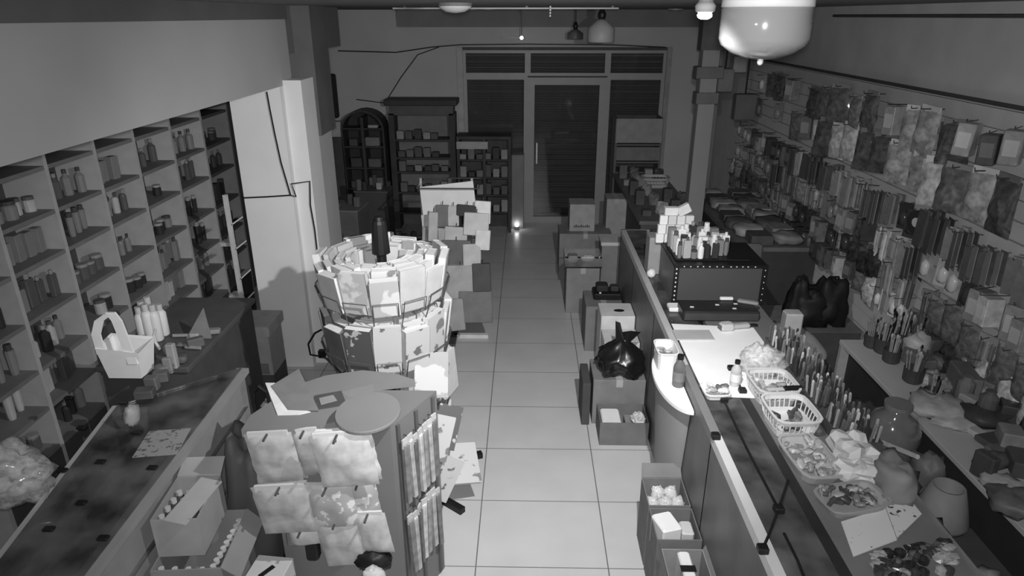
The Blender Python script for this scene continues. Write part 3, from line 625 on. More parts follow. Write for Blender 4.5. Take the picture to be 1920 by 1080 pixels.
tag(MB().add([(-.09, .04, .0), (.07, .04, 0), (.04, .07, .2), (-.09, .055, 0), (.07, .055, 0), (.04, .08, .2)], [(0, 1, 2), (3, 5, 4), (0, 3, 4, 1), (1, 4, 5, 2), (2, 5, 3, 0)]).build('triangular_card', mat(.22, .6), local=None), 'grey triangular standing card at back of left display table', 'card').location = p
p = pz(305, 830, CT+.007)
o = MB().box(-.1, .1, -.11, .11, 0, .003).build('spotted_cloth', print_mat(.3, .12, 40, .56)); o.location = (p.x, p.y, CT+.007); o.rotation_euler = (0, 0, .15); tag(o, 'spotted cloth lying on left glass counter near the display table', 'cloth')
p = pz(252, 800, CT); o = MB().at(0, 0, .06).blob(.035, .05, .06, .15, 3, 2).build('small_bag', mat(.3, .4, .2), smooth=True); o.location = (p.x, p.y, CT+.007); tag(o, 'small pale wrapped packet on far inner corner of left counter', 'packet')
# clear plastic sack at the frame's left edge
p = pz(30, 925, CT+.007)
t = thing('plastic_sack', 'shiny clear plastic sack of pale goods at left edge on counter', 'bag', (p.x+.0, p.y, CT+.007))
MB().at(0, 0, .1).blob(.17, .12, .13, .25, 3, 9, 26, 18).build('film', film_mat('wrinkled_clear_film', .65, .4, .12), t, smooth=True)
for k in range(7):
    a = k*.9; MB().at(.08*math.cos(a), .05*math.sin(a), .04+.02*(k % 3)).blob(.045, .035, .04, .2, 3, k, 10, 8).build('wrapped_item', mat(random.choice([.1, .3, .45]), .4), t, smooth=True)
# ---------------- things in front of the left counter
def carton(label, loc, sx, sy, sz, rz=0, m=None, open_=False, flaps=(.1, .1, .1, .1), fang=(.5, .5, .5, .5), tape=True, name='cardboard_box', group=None):
    m = m or CARD; t = thing(name, label, 'box', loc, rz, group); x, y = sx/2, sy/2
    if open_:
        b = MB(); w_ = .006
        b.box(-x, x, -y, y, 0, .006); b.box(-x, -x+w_, -y, y, .006, sz); b.box(x-w_, x, -y, y, .006, sz); b.box(-x+w_, x-w_, -y, -y+w_, .006, sz); b.box(-x+w_, x-w_, y-w_, y, .006, sz); b.build('body', m, t)
        for k, (fl, an) in enumerate(zip(flaps, fang)):
            if fl <= 0: continue
            c, s_ = math.cos(an)*fl, math.sin(an)*fl
            if k == 0: vs = [(-x, -y, sz), (x, -y, sz), (x*.96, -y-c, sz+s_), (-x*.96, -y-c, sz+s_)]
            elif k == 1: vs = [(x, -y, sz), (x, y, sz), (x+c, y*.96, sz+s_), (x+c, -y*.96, sz+s_)]
            elif k == 2: vs = [(x, y, sz), (-x, y, sz), (-x*.96, y+c, sz+s_), (x*.96, y+c, sz+s_)]
            else: vs = [(-x, y, sz), (-x, -y, sz), (-x-c, -y*.96, sz+s_), (-x-c, y*.96, sz+s_)]
            MB().add(vs+[(a, b_, c_+.005) for a, b_, c_ in vs], [(3, 2, 1, 0), (4, 5, 6, 7), (0, 1, 5, 4), (1, 2, 6, 5), (2, 3, 7, 6), (3, 0, 4, 7)]).build('flap', m, t)
    else:
        MB().box(-x, x, -y, y, 0, sz, .004).build('body', m, t)
        if tape: MB().box(-.025, .025, -y-.001, y+.001, sz-.06, sz+.0015).build('tape', mat(.4, .3), t)
    return t
# carton stack with bottles
carton('open carton full of bottle caps under another carton beside left counter', (-1.47, 2.42, .34), .3, .38, .34, .08, CARD2, True, (0, .1, 0, 0), (0, -.8, 0, 0))
carton('large closed carton on the floor at bottom of the stack beside left counter', (-1.47, 2.42, 0), .3, .38, .335, .08, mat(.16, .8), False)
carton('upper open carton with one pale raised flap beside left counter', (-1.52, 2.46, .68), .2, .3, .2, .08, CARD, True, (0, .0, .1, 0), (0, .1, .4, .1))
o = MB().box(-.05, .055, -.15, .13, 0, .005).build('loose_flap', mat(.36, .8, .05)); o.location = (-1.475, 2.44, .885); o.rotation_euler = (.05, .1, -.15); tag(o, 'pale cardboard flap lying across the upper open carton', 'cardboard')
CAPM = mat(.5, .5)
capp = thing('bottle', 'x', 'bottle'); MB().lathe([(.024, 0), (.024, .12), (.012, .15)], 10).build('body', DARK, capp); MB().cyl(.013, .15, .17, 8).build('cap', CAPM, capp)
n = 0
for k in range(9):
    loc = (-1.36, 2.28+.036*k, .49); 
    (dup(capp, loc) if k else capp).location = loc
for o_ in [o for o in C.objects if o.name.split('.')[0] == 'bottle']: o_['label'] = 'pale capped dark bottle in a row at edge of the lower open carton'; o_['group'] = 'capped bottles in lower carton'
for k in range(4):
    o_ = dup(capp, (-1.58+.06*k, 2.26, .49)); o_['label'] = 'capped bottle in the near row of the lower open carton'; o_['group'] = 'capped bottles in near row of lower carton'
for k in range(8):
    o_ = dup(capp, (-1.59+.045*(k % 2), 2.36+.055*(k//2), .69)); o_['label'] = 'capped bottle inside the upper open carton'; o_['group'] = 'capped bottles in upper carton'
# white box near the frame's bottom
t = carton('white box with black handle slot on its lid at bottom left', (-1.215, 2.46, 0), .18, .2, .45, -.1, mat(.5, .6, .05), False, tape=False, name='white_box')
MB().at(.0, .0, .45, -.5).box(-.012, .012, -.04, .04, -.001, .003, .0).build('handle_slot', BLACK, t)
MB().box(.091, .093, -.08, .08, .1, .36).build('side_panel', DIM, t)
# big dark bag
t = thing('dark_sack', 'big dark grey slumped sack standing between left counter and display tower', 'bag', (-1.455, 2.98, 0))
MB().at(0, 0, .43).blob(.135, .19, .44, .14, 2.2, 3, 26, 18, flat=1, pinch=.25).build('body', mat(.085, .6, .15, 5), t, smooth=True)
t = thing('carry_case', 'dim grey case with black arched handle behind the dark sack', 'case', (-1.5, 3.62, 0))
MB().box(-.1, .18, -.12, .14, 0, .72, .02).build('body', mat(.2, .7, .08, 5), t)
MB().tube([(-.13, -.1, .6), (-.14, -.1, .72), (-.13, -.1, .8), (-.09, -.1, .84), (-.05, -.1, .8), (-.04, -.1, .72), (-.04, -.1, .62)], .012, 8).build('handle', BLACK, t)
MB().box(-.03, .0, -.14, -.125, .5, .7).build('black_strap', BLACK, t)
carton('plain grey carton behind the sack at foot of the tower', (-1.5, 4.25, 0), .5, .35, .35, .05, mat(.2, .8))

# ================================================================ RIGHT GLASS COUNTER
RT = 1.0
t = thing('glass_showcase', 'long glass topped showcase counter on the right edge of the aisle', 'counter', (.92, 1.4, 0))
MB().box(0, .045, 0, 1.42, RT-.05, RT).build('edge_strip', mat(.62, .4, .04, 8, .4), t)
MB().box(0, .045, 2.15, 4.85, RT-.05, RT).build('edge_strip', mat(.5, .4, .04, 8, .4), t)
MB().box(0, .045, 1.43, 2.14, RT-.05, RT).build('edge_strip', mat(.2, .5, .04), t)
MB().box(.045, .24, 0, 4.85, RT-.012, RT-.002).build('glass_top', GLASS, t)
MB().box(.24, .285, 0, 2.0, RT-.05, RT+.002).build('inner_seam', mat(.03, .5), t)
MB().box(.0, .012, 0, 4.85, .0, RT-.05).build('front_panel', mat(.13, .45, .25, 4, .5), t)
MB().box(.012, .25, 0, 4.85, .0, .08).build('base_board', DIM, t)
MB().box(.27, .285, 0, 4.85, .0, RT-.05).build('back_panel', mat(.1, .6, .2, 5), t)
for z in (.35, .68): MB().box(.02, .265, 0, 4.85, z, z+.008).build('glass_shelf', mat(.13, .4, .3, 6, .5), t)
for y in (0.02, 1.42, 2.15, 3.0, 4.0, 4.82): MB().box(.0, .26, y-.008, y+.008, .08, RT-.05).build('glass_divider', GLASS, t)
MB().box(.0, .27, 4.84, 4.86, 0, RT).build('end_panel', MID, t)
# black connectors and seams of the glass boxes on top
def conn(b, u, v, z=RT+.01, s=.02):
    p = pz(u, v, z); b.at(p.x-.92, p.y-1.4, z).box(-s, s, -s, s, -.012, .016, .004)
for u, v in [(1357, 749), (1342, 818), (1430, 1030), (1460, 955), (1392, 733), (1371, 691)]:
    b = MB(); conn(b, u, v); b.build('glass_connector', BLACK, t)
b = MB()
for path in [[(1357, 749), (1400, 840), (1460, 955)], [(1460, 955), (1478, 900)], [(1460, 955), (1443, 1000), (1430, 1030)], [(1371, 691), (1392, 733)], [(1470, 1000), (1495, 1050), (1515, 1100)]]:
    b.tube([tuple(pz(u, v, RT+.012)-Vector((.92, 1.4, 0))) for u, v in path], .006, 5)
b.build('black_seam', BLACK, t)
b = MB(); p = [pz(*q, RT+.004)-Vector((.92, 1.4, 0)) for q in [(1392, 733), (1440, 850), (1480, 905)]]
# inner half of the counter carrying trays
t = thing('inner_counter', 'inner counter top behind the glass showcase, covered with baskets and pens', 'counter', (1.205, 1.4, 0))
MB().box(.005, .46, 0, 3.28, RT-.04, RT, .003).build('worktop', mat(.16, .6, .1, 5), t); MB().box(.02, .44, 0, 3.25, 0, RT-.04).build('cabinet', DARK, t)
MB().box(.455, .47, 0, 2.0, RT-.01, RT+.012).build('edge_trim', mat(.2, .5), t)
t = thing('far_counter', 'far dark counter section carrying the black framed display box', 'counter', (1.19, 4.7, 0))
MB().box(.02, .5, 0, 1.6, RT-.04, RT, .003).build('worktop', mat(.12, .5, .1), t); MB().box(.03, .48, .01, 1.58, 0, RT-.04).build('cabinet', DARK, t)
# white paper sheet
p0 = pz(1265, 620, RT)
t = tag(MB().prism([(.975, 3.18), (1.5, 3.15), (1.5, 4.05), (.975, 4.1)], RT+.0025, RT+.005).build('white_sheet', mat(.88, .6, .02)), 'large glowing white sheet covering the right counter', 'paper')
p = pz(1300, 628, RT+.01); tag(MB().at(0, 0, 0, .02).box(-.12, .12, -.07, .07, 0, .008, .002).build('notepad', mat(.42, .6, .06)), 'grey notepad at far left corner of the white sheet', 'notepad').location = (p.x, p.y, RT+.0055)
p = pz(1368, 620, RT)
t = thing('handheld_scanner', 'pale handheld barcode scanner lying at far edge of white sheet', 'scanner', (p.x, p.y, RT+.0055), .2)
MB().box(-.07, .02, -.03, .04, 0, .05, .012).build('head', mat(.5, .4, .08), t); MB().box(.0, .14, -.015, .03, .005, .035, .01).build('grip', mat(.4, .5), t); MB().box(-.072, -.065, -.02, .03, .01, .04).build('scan_window', DIM, t); MB().tube([(.14, .01, .02), (.17, .01, .02), (.2, .015, .01)], .008, 6).build('cable_end', BLACK, t)
# dark card terminal / cash drawer between sheet and display box
t = thing('cash_drawer', 'low black cash drawer with small white labels in front of display box', 'cash drawer', (1.3, 4.22, RT+.001))
MB().box(-.24, .27, -.07, .12, 0, .07, .008).build('body', mat(.02, .4, .2), t)
MB().box(-.23, .26, -.075, -.068, .01, .06).build('drawer_front', mat(.05, .5), t)
for x, y in [(-.18, 0), (.1, -.02), (.13, .06), (.0, .04)]: MB().box(x, x+.025, y, y+.015, .07, .073).build('small_label', WHITE, t)
tag(MB().box(1.0, 1.1, 4.3, 4.4, RT, RT+.03, .006).build('white_pad', WHITE), 'bright white pad at left end of the black cash drawer', 'pad')
tag(MB().at(1.4, 4.36, RT+.071).box(-.045, .045, -.012, .012, 0, .02, .004).build('white_eraser', WHITE), 'small white block on the black ledge below the display box', 'eraser')
tag(MB().at(1.53, 4.3, RT+.071, -.4).box(-.07, .07, -.02, .02, 0, .02, .006).build('folded_spectacles', MID), 'grey tapered spectacles case on the cash drawer, right', 'case')
# black framed display box
t = thing('display_box', 'dark grey glass display box with studded black frame on the right counter', 'display box', (1.06, 4.46, RT))
MB().box(.02, .6, .01, .52, .0, .27).build('body', mat(.07, .5, .04, 3), t)
MB().box(-.01, .02, .0, .53, 0, .27).build('side_glass', mat(.13, .4), t)
for a in [(-.015, .02, -.005, .01, 0, .29), (.6, .635, -.005, .01, 0, .29), (.02, .6, -.005, .01, .27, .29), (.02, .6, -.005, .01, 0, .02), (-.015, .635, .0, .53, .27, .285)]:
    MB().box(*a).build('frame_bar', BLACK, t)
b = MB()
for k in range(8): b.at(.0, -.008, .03+.033*k).blob(.006, .005, .007, 0, nu=6, nv=4)
for k in range(12): b.at(.05+.045*k+random.uniform(-.01, .01), -.008, .28).blob(.006, .005, .004, 0, nu=6, nv=4)
for k in range(6): b.at(.615, -.008, .03+.045*k).blob(.004, .004, .005, 0, nu=6, nv=4)
b.build('stud', mat(.75, .3), t)
# bottles, cartons and tubes heaped on top of the display box
TOP = RT+.286
tag(MB().box(1.07, 1.6, 4.55, 4.95, TOP, TOP+.012, .004).build('black_tray', BLACK), 'shallow black tray under the white bottles on display box', 'tray')
TOP += .013
names = {0: 'round bottle', 1: 'flat bottle', 2: 'jar', 3: 'carton', 4: 'tube', 5: 'pump bottle'}

k = 0
for r in range(5):
    for c in range(8):
        if r == 0 and c in (6, 7): continue
        x = 1.1+.05*c+random.uniform(-.008, .008); y = 4.58+.07*r; kd = random.choice([3, 3, 0, 1, 4, 2]); tn = random.choice(['white', 'white', 'white', 'pale grey', 'mid grey', 'near-black'])
        put_bottle(kd, tn, (x, y, TOP), random.uniform(-.3, .3), '%s %s on the display box tray, %s row from front, %s from left' % (tn, names[kd], ORD[r], ORD[c]), 'bottles and cartons on the display box', random.uniform(.6, .8)+.05*r)
for r in range(3):
    for c in range(4):
        x = 1.03+.065*c+r*.01; o = MB().box(-.03, .03, -.02, .02, 0, .07, .004).build('white_carton', mat(random.choice([.8, .7, .6]), .5)); o.location = (x, 4.98, TOP-.013+.072*r); o.rotation_euler = (0, 0, random.uniform(-.1, .1))
        tag(o, 'small white carton in wall of cartons behind the bottles, %s layer up, %s from left' % (ORD[r], ORD[c]), 'carton', 'stacked white cartons on the display box')
o = MB().box(-.05, .05, -.03, .03, 0, .06, .004).build('white_carton', mat(.7)); o.location = (1.1, 4.98, TOP+.205); tag(o, 'pale flat carton on top of carton wall, left', 'carton')
o = MB().box(-.05, .05, -.025, .025, 0, .07, .004).build('white_carton', mat(.66)); o.location = (1.21, 4.98, TOP+.215); o.rotation_euler = (0, -.5, 0); tag(o, 'tilted pale carton on very top of carton wall', 'carton')
carton('stand carton holding up the white carton wall behind the display box', (1.12, 5.12, RT), .3, .16, .3, 0, mat(.3), tape=False)
o = MB().at(0, 0, .03).blob(.035, .03, .035, .15, 3, 3).build('white_pouch', WHITE, smooth=True); p = pz(1232, 492, RT); o.location = (.99, 4.98, RT); tag(o, 'small white pouch on counter left of display box', 'pouch')

# curved end shelf with white top, basket and bottle
t = thing('round_end_shelf', 'half round white topped end shelf bulging from the counter into the aisle', 'shelf', (.915, 3.52, 0))
MB().lathe([(.14, .9), (.15, .905), (.15, .925), (.14, .93)], 32, 1, 2.5, math.pi/2, math.pi*1.5).build('top', WHITE, t)
MB().lathe([(.07, 0), (.08, .03), (.135, .9)], 32, .95, 2.3, math.pi/2, math.pi*1.5).build('curved_body', mat(.27, .6, .05, 3), t, smooth=False)
def basket(label, loc, sx, sy, sz, rz=0, g=.7, name='plastic_basket', slots=True, flare=1.18):
    t = thing(name, label, 'basket', loc, rz); m = mat(g, .5, .05); N = 28
    def ring(s_, z):
        out = []
        for k in range(N):
            a = 2*math.pi*k/N; c, s2 = math.cos(a), math.sin(a); e = (abs(c)**5+abs(s2)**5)**.2; out.append((sx/2*s_*c/e, sy/2*s_*s2/e, z))
        return out
    def shell(z0, z1, s0, s1, nm, thick=.004):
        A = ring(s0, z0); B = ring(s1, z1); A2 = [(x*.965, y*.965, z) for x, y, z in A]; B2 = [(x*.965, y*.965, z) for x, y, z in B]; vs = A+B+B2+A2; fs = []
        for q in range(4):
            for k in range(N): j = (k+1) % N; fs.append((q*N+k, q*N+j, ((q+1) % 4)*N+j, ((q+1) % 4)*N+k))
        return MB().add(vs, fs)
    f1 = 1/flare
    lerp = lambda z: f1+(1-f1)*z/sz
    MB().add(ring(f1, 0)+ring(f1, .005), [tuple(range(N-1, -1, -1)), tuple(range(N, 2*N))]+[(k, (k+1) % N, N+(k+1) % N, N+k) for k in range(N)]).build('base', m, t)
    b = shell(0, sz*.35, lerp(0), lerp(sz*.35), 'wall'); s2 = shell(sz*.78, sz, lerp(sz*.78), 1, 'wall'); b.add(s2.v, s2.f)
    if slots:
        A = ring(lerp(sz*.35), sz*.35); B = ring(lerp(sz*.78), sz*.78)
        for k in range(N):
            a = Vector(A[k]); c = Vector(B[k]); b.tube([a*.985, Vector((c.x*.985, c.y*.985, c.z))], .0035, 4)
    else: s3 = shell(sz*.35, sz*.78, lerp(sz*.35), lerp(sz*.78), 'w'); b.add(s3.v, s3.f)
    b.build('wall', m, t)
    A = ring(1.04, sz); B = ring(1.04, sz+.006); A2 = ring(.95, sz); B2 = ring(.95, sz+.006); vs = A+B+B2+A2; fs = []
    for q in range(4):
        for k in range(N): j = (k+1) % N; fs.append((q*N+k, q*N+j, ((q+1) % 4)*N+j, ((q+1) % 4)*N+k))
    MB().add(vs, fs).build('rim', m, t); return t
def fill(label, loc, sx, sy, n, tones, size, grp, where):
    for k in range(n):
        g = random.choice(tones); s_ = size*random.uniform(.7, 1.3); x = loc[0]+random.uniform(-.5, .5)*sx; y = loc[1]+random.uniform(-.5, .5)*sy
        if k % 2: o = MB().blob(s_, s_*.6, s_*.45, .15, 2.5, k, 10, 7, flat=1).build('small_packet', mat(g, .4, .3, 30, .5), smooth=True)
        else: o = MB().box(-s_, s_, -s_*.35, s_*.35, -s_*.3, s_*.3, .002).build('small_trinket', mat(g, .4, .3, 30, .5))
        o.location = (x, y, loc[2]+size*.5+random.uniform(0, 1)*size*.8); o.rotation_euler = (random.uniform(-.4, .4), random.uniform(-.4, .4), random.uniform(0, 3))
        tag(o, label, 'small item', grp)
p = pz(1257, 690, .93)
basket('white basket of small packets on the half round end shelf', (.852, 3.66, .931), .125, .2, .12, 0, .75, slots=False)
fill('small packet in white basket on the half round shelf', (.852, 3.66, .99), .07, .11, 12, [.2, .4, .6], .028, 'packets in the end shelf basket', '')
def pet(label, loc, sc=1, g=.35):
    t = thing('capped_bottle', label, 'bottle', loc); t.scale = (sc,)*3
    MB().lathe([(.035, 0), (.038, .01), (.038, .12), (.034, .14), (.016, .17), (.016, .18)], 16).build('body', mat(g, .15, .15, 12, .5), t, smooth=True); MB().cyl(.02, .18, .205, 12).build('cap', BLACK, t); MB().lathe([(.0385, .04), (.0385, .1)], 16).build('label_band', mat(g*1.5, .5), t); return t
pet('dim bottle with black cap on the end shelf beside the basket', (.885, 3.42, .931), .95, .13)
pet('small pale bottle with black cap at near end of the white sheet', (1.165, 3.3, RT+.005), .75, .5)
# tray of coins / trinkets
basket('small white tray heaped with trinkets at near left of white sheet', (1.03, 3.2, RT+.005), .14, .15, .03, .05, .75, 'trinket_tray', False)
fill('little trinket in the small white tray on the sheet', (1.03, 3.2, RT+.03), .1, .1, 14, [.15, .4, .75], .022, 'trinkets in the small white tray', '')
# inner counter: bag, two baskets, clear tray, crumpled papers
BT = RT+.001
t = thing('plastic_bag', 'puffy clear plastic bag behind the nearest two white baskets, beside white sheet', 'bag', (1.35, 3.45, BT)); MB().at(0, 0, .07).blob(.12, .1, .1, .25, 3, 5, 24, 16).build('film', film_mat('puffy_clear_film', .75, .45), t, smooth=True)
for k in range(4): MB().at(-.04+.03*k, .02*(k % 2), .04).blob(.035, .03, .03, .2, 3, k, 10, 8).build('wrapped_item', PALE, t, smooth=True)
basket('white basket holding a black handled knife, beside the puffy bag', (1.33, 3.2, BT), .23, .26, .09, .05, .62)
fill('small item in white basket beside the puffy plastic bag', (1.33, 3.2, BT+.02), .14, .16, 12, [.3, .45, .6], .03, 'items in the farther white basket', '')
t = thing('knife', 'knife with silver blade and black handle lying across a white basket', 'knife', (1.36, 3.12, BT+.085), .1)
MB().box(-.09, 0, -.012, .012, 0, .004).build('blade', mat(.85, .25, .03, 9, .5, .3), t); MB().box(0, .1, -.014, .014, -.004, .014, .004).build('handle', BLACK, t)
basket('white slotted basket with dark bundles, nearer of the two on inner counter', (1.32, 2.91, BT), .23, .27, .1, .05, .66)
fill('dark bundle in the nearer white slotted basket', (1.31, 2.91, BT+.02), .14, .16, 12, [.06, .12, .2], .03, 'dark bundles in nearer white basket', '')
basket('shallow clear tray of tiny pale pieces on inner counter', (1.3, 2.59, BT), .2, .32, .05, .08, .4, 'clear_tray', False)
fill('tiny pale sachet in the shallow clear tray', (1.3, 2.59, BT+.03), .15, .25, 40, [.3, .42, .55], .022, 'pale sachets in the clear tray', '')
for k, (x, y, sx, sy, sz, lab) in enumerate([(1.5, 2.62, .085, .1, .07, 'crumpled white paper bag, farther of two beside the clear tray'), (1.47, 2.5, .09, .08, .05, 'crumpled white paper bag, nearer of two beside the clear tray')]):
    tag(MB().at(x, y, BT+sz*.85).blob(sx, sy, sz, .3, 2.6, k+3, 14, 9, flat=1).build('paper_bag', mat(.55, .8, .1)), lab, 'bag')
basket('dim tray of dark mixed bits on inner counter near the patterned cards', (1.37, 2.32, BT), .28, .17, .04, .25, .3, 'mixed_tray', False)
fill('dark mixed bit in the dim tray', (1.37, 2.32, BT+.03), .22, .12, 34, [.06, .12, .2, .35], .022, 'dark bits in the dim tray', '')
tag(MB().at(1.57, 2.4, BT+.07).blob(.07, .1, .08, .2, 2, 12, 18, 12, flat=1).build('grey_cloth_bag', mat(.2, .8, .1), smooth=True), 'plain grey soft bag right of the dim tray', 'bag')
t = thing('patterned_card', 'white card sheet with scattered dark marks, nearest on inner counter', 'card', (0, 0, 0))
ZC = RT+.012
p = [pz(*q, ZC) for q in [(1577, 978), (1660, 952), (1682, 1012), (1600, 1043)]]; MB().prism([tuple(q.xy) for q in p][::-1], ZC-.004, ZC).build('left_leaf', print_mat(.62, .08, 60, .7), t)
p = [pz(*q, ZC) for q in [(1660, 950), (1698, 928), (1728, 965), (1682, 1010)]]; MB().prism([tuple(q.xy) for q in p][::-1], ZC, ZC+.004).build('right_leaf', print_mat(.6, .05, 45, .62), t)
for k in range(34):
    q = pz(1640+random.random()*150, 1025+random.random()*70, RT); q.x = min(max(q.x, 1.24), 1.62); g = random.choice([.02, .04, .1, .3])
    o = (MB().blob(.028, .02, .016, .3, 3, k, 10, 7, flat=1) if k % 2 else MB().lathe([(.012, -.012), (.02, -.01), (.02, .01), (.006, .02)], 10)).build('black_trinket', mat(g, .25, .2, 9, .6)); o.location = (q.x, q.y, BT+.016); tag(o, 'shiny dark trinket strewn at the near end of inner counter', 'trinket', 'dark trinkets at near end of inner counter')
# pens standing in racks along the inner edge
PM = [mat(g, .4, .1) for g in (.04, .1, .18, .3, .5)]
pens = []
for m in PM:
    b = MB(); b.cyl(.0065, 0, .085, 6); b.lathe([(.0075, .07), (.0075, .098), (.003, .105)], 6); pens.append(b.build('pen', m))
used = [False]*5
for rk in range(4):
    y0 = 2.68+rk*.285; x0 = 1.485
    t = thing('pen_rack', 'dark slotted pen rack full of standing pens, %s from the camera' % ORD[rk], 'rack', (x0, y0, BT), 0, 'pen racks along the inner counter')
    b = MB(); b.box(0, .185, 0, .26, 0, .03); b.box(0, .185, 0, .006, .03, .06); b.box(0, .185, .254, .26, .03, .06); b.box(0, .006, .006, .254, .03, .06); b.box(.179, .185, .006, .254, .03, .06); b.build('holder', mat(.07, .5), t)
    for i in range(6):
        for j in range(8):
            if random.random() < .12: continue
            k = random.choice([0, 1, 1, 0, 2, 3, 1, 2, 4, 0]); o = pens[k] if not used[k] else pens[k].copy()
            if used[k]: C.objects.link(o)
            used[k] = True
            o.location = (x0+.02+.029*i, y0+.025+.03*j, BT+.031+random.uniform(0, .02)); o.rotation_euler = (random.uniform(-.1, .1), random.uniform(-.1, .1), 0)
            tag(o, '%s pen in %s pen rack, %s row from camera, %s from aisle' % (['black', 'dark', 'dim grey', 'grey', 'pale'][k], ['nearest', 'second nearest', 'third nearest', 'farthest'][rk], ORD[j], ORD[i]), 'pen', 'pens standing in the slotted racks')
# things on the floor of the staff gap
t = thing('low_rack', 'dark low rack in the staff gap carrying the glass jar and grey pot', 'rack', (1.885, 2.5, 0))
MB().box(-.19, .19, -.9, 1.0, .68, .7, .003).build('top_board', DARK, t); MB().box(-.18, .18, -.88, .98, .0, .04).build('base_board', DARK, t)
for x in (-.16, .16):
    for y in (-.86, .96): MB().box(x-.015, x+.015, y-.015, y+.015, .04, .68).build('leg', DARK, t)
t = thing('glass_jar', 'big dim glass jar with bright highlight in the gap before the bench', 'jar', (1.93, 3.05, .7005))
MB().lathe([(.1, .0), (.13, .03), (.135, .2), (.1, .28), (.06, .31), (.065, .33)], 28).build('body', mat(.13, .08, .15, 5, .8, 0, .6), t, smooth=True); MB().cyl(.068, .33, .35, 20).build('lid', DIM, t)
t = thing('grey_pot', 'grey tapered pot with dark mouth standing in the staff gap', 'pot', (1.95, 2.58, .701))
MB().lathe([(.11, 0), (.12, .03), (.07, .2), (.06, .2), (.055, .12)], 24).build('body', mat(.2, .6, .1), t, smooth=True)
for k, (x, y, g, s_, h_, lab) in enumerate([(2.0, 2.82, .12, .07, .1, 'dark soft bag right of the big glass jar'), (1.83, 2.75, .1, .08, .08, 'dark bundle just before the glass jar'), (1.79, 2.42, .07, .08, .07, 'black cloth heap left of the grey pot'), (1.8, 3.25, .16, .08, .08, 'grey lump beside far end of the glass jar'),
    (1.86, 2.12, .3, .08, .06, 'pale crumpled bag on low rack near the patterned card'), (2.0, 2.0, .14, .07, .06, 'dark pouch at near end of the low rack'), (1.8, 1.9, .45, .07, .08, 'white pointed parcel at the bottom end of the low rack'), (1.95, 3.38, .05, .08, .07, 'black bundle at far end of the low rack')]):
    tag(MB().at(0, 0, h_).blob(s_, s_*1.1, h_, .22, 2.5, k+20, 16, 11, flat=1).build('soft_bundle', mat(g, .5, .25), smooth=True), lab, 'bundle').location = (x, y, .694)
o = MB().tube([(0, 0, 0), (.06, -.35, .12)], .012, 6).build('pale_stick', LIGHT); o.location = tuple(pz(1618, 815, .95)); tag(o, 'pale thin stick leaning beside the crumpled paper bags', 'stick')
# pale bundle and dim chair beyond the pens
tag(MB().at(1.98, 4.5, .62).blob(.17, .3, .12, .15, 2, 31, 20, 14, flat=1).build('pale_bundle', mat(.3, .7, .1), smooth=True), 'pale long bundle lying on stool between counter and bench', 'bundle')
t = thing('stool', 'dark stool under the pale bundle behind the pens', 'stool', (1.98, 4.5, 0)); MB().box(-.18, .18, -.25, .25, .46, .51, .01).build('seat', DARK, t)
for x in (-.15, .15):
    for y in (-.22, .22): MB().box(x-.02, x+.02, y-.02, y+.02, 0, .46).build('leg', DARK, t)
tag(MB().box(1.82, 1.94, 4.32, 4.42, .0, .98, .01).build('white_tub', mat(.45)), 'pale upright carton poking up behind the pens', 'carton')
t = thing('grey_chair', 'dim grey padded chair behind the far right counter', 'chair', (1.95, 5.56, 0)); MB().box(-.16, .2, -.22, .2, .45, .55, .03).build('seat', mat(.14), t); MB().at(0, .22, .5, 0, -.1).box(-.16, .2, 0, .06, 0, .5, .02).build('backrest', mat(.13), t)
for x in (-.13, .17):
    for y in (-.18, .17): MB().cyl(.018, 0, .45, 8).at().build('leg', BLACK, t).location = (x, y, 0)

# ================================================================ BENCH ALONG THE RIGHT WALL
BZ = .9
t = thing('wall_bench', 'long pale topped bench under the right hand panelling, loaded with goods', 'bench', (2.1, 1.4, 0))
MB().box(.0, .55, 0, 2.7, BZ-.03, BZ, .003).build('top', mat(.42, .5, .06, 4), t); MB().box(.06, .54, .02, 2.66, 0, BZ-.03).build('cabinet', mat(.03, .7), t); MB().box(.0, .54, 2.66, 2.69, .0, BZ-.03).build('end_panel', mat(.3, .6), t)
def bz(u, v): p = pz(u, v, BZ); return p
for k, (u, v, s_, hh, g, lab) in enumerate([(1512, 575, .085, .19, .012, 'black bag, leftmost of three behind the bench end'), (1560, 600, .13, .15, .01, 'black bag, middle of three behind the bench end'), (1608, 608, .12, .19, .012, 'black bag, largest and rightmost of three behind bench end')]):
    p = pz(u, v, .85); z0 = 0
    t = thing('black_bag', lab, 'bag', (p.x, max(p.y+.15, 4.92), .625)); MB().at(0, 0, hh).blob(s_, s_*.8, hh, .22, 2.3, k+40, 20, 14, flat=1, pinch=.2).build('body', mat(g, .6, .2), t, smooth=True); MB().tube([(-.05, 0, hh*1.9), (-.03, 0, hh*2.15), (.03, 0, hh*2.15), (.05, 0, hh*1.9)], .01, 6).build('handle', BLACK, t)
t = thing('low_cabinet', 'dark low cabinet under three black bags by the right wall', 'cabinet', (2.2, 5.04, 0)); MB().box(-.35, .42, -.24, .26, 0, .62, .01).build('body', DARK, t)
MB().box(-.36, .43, -.25, .27, .62, .625).build('top', DIM, t)
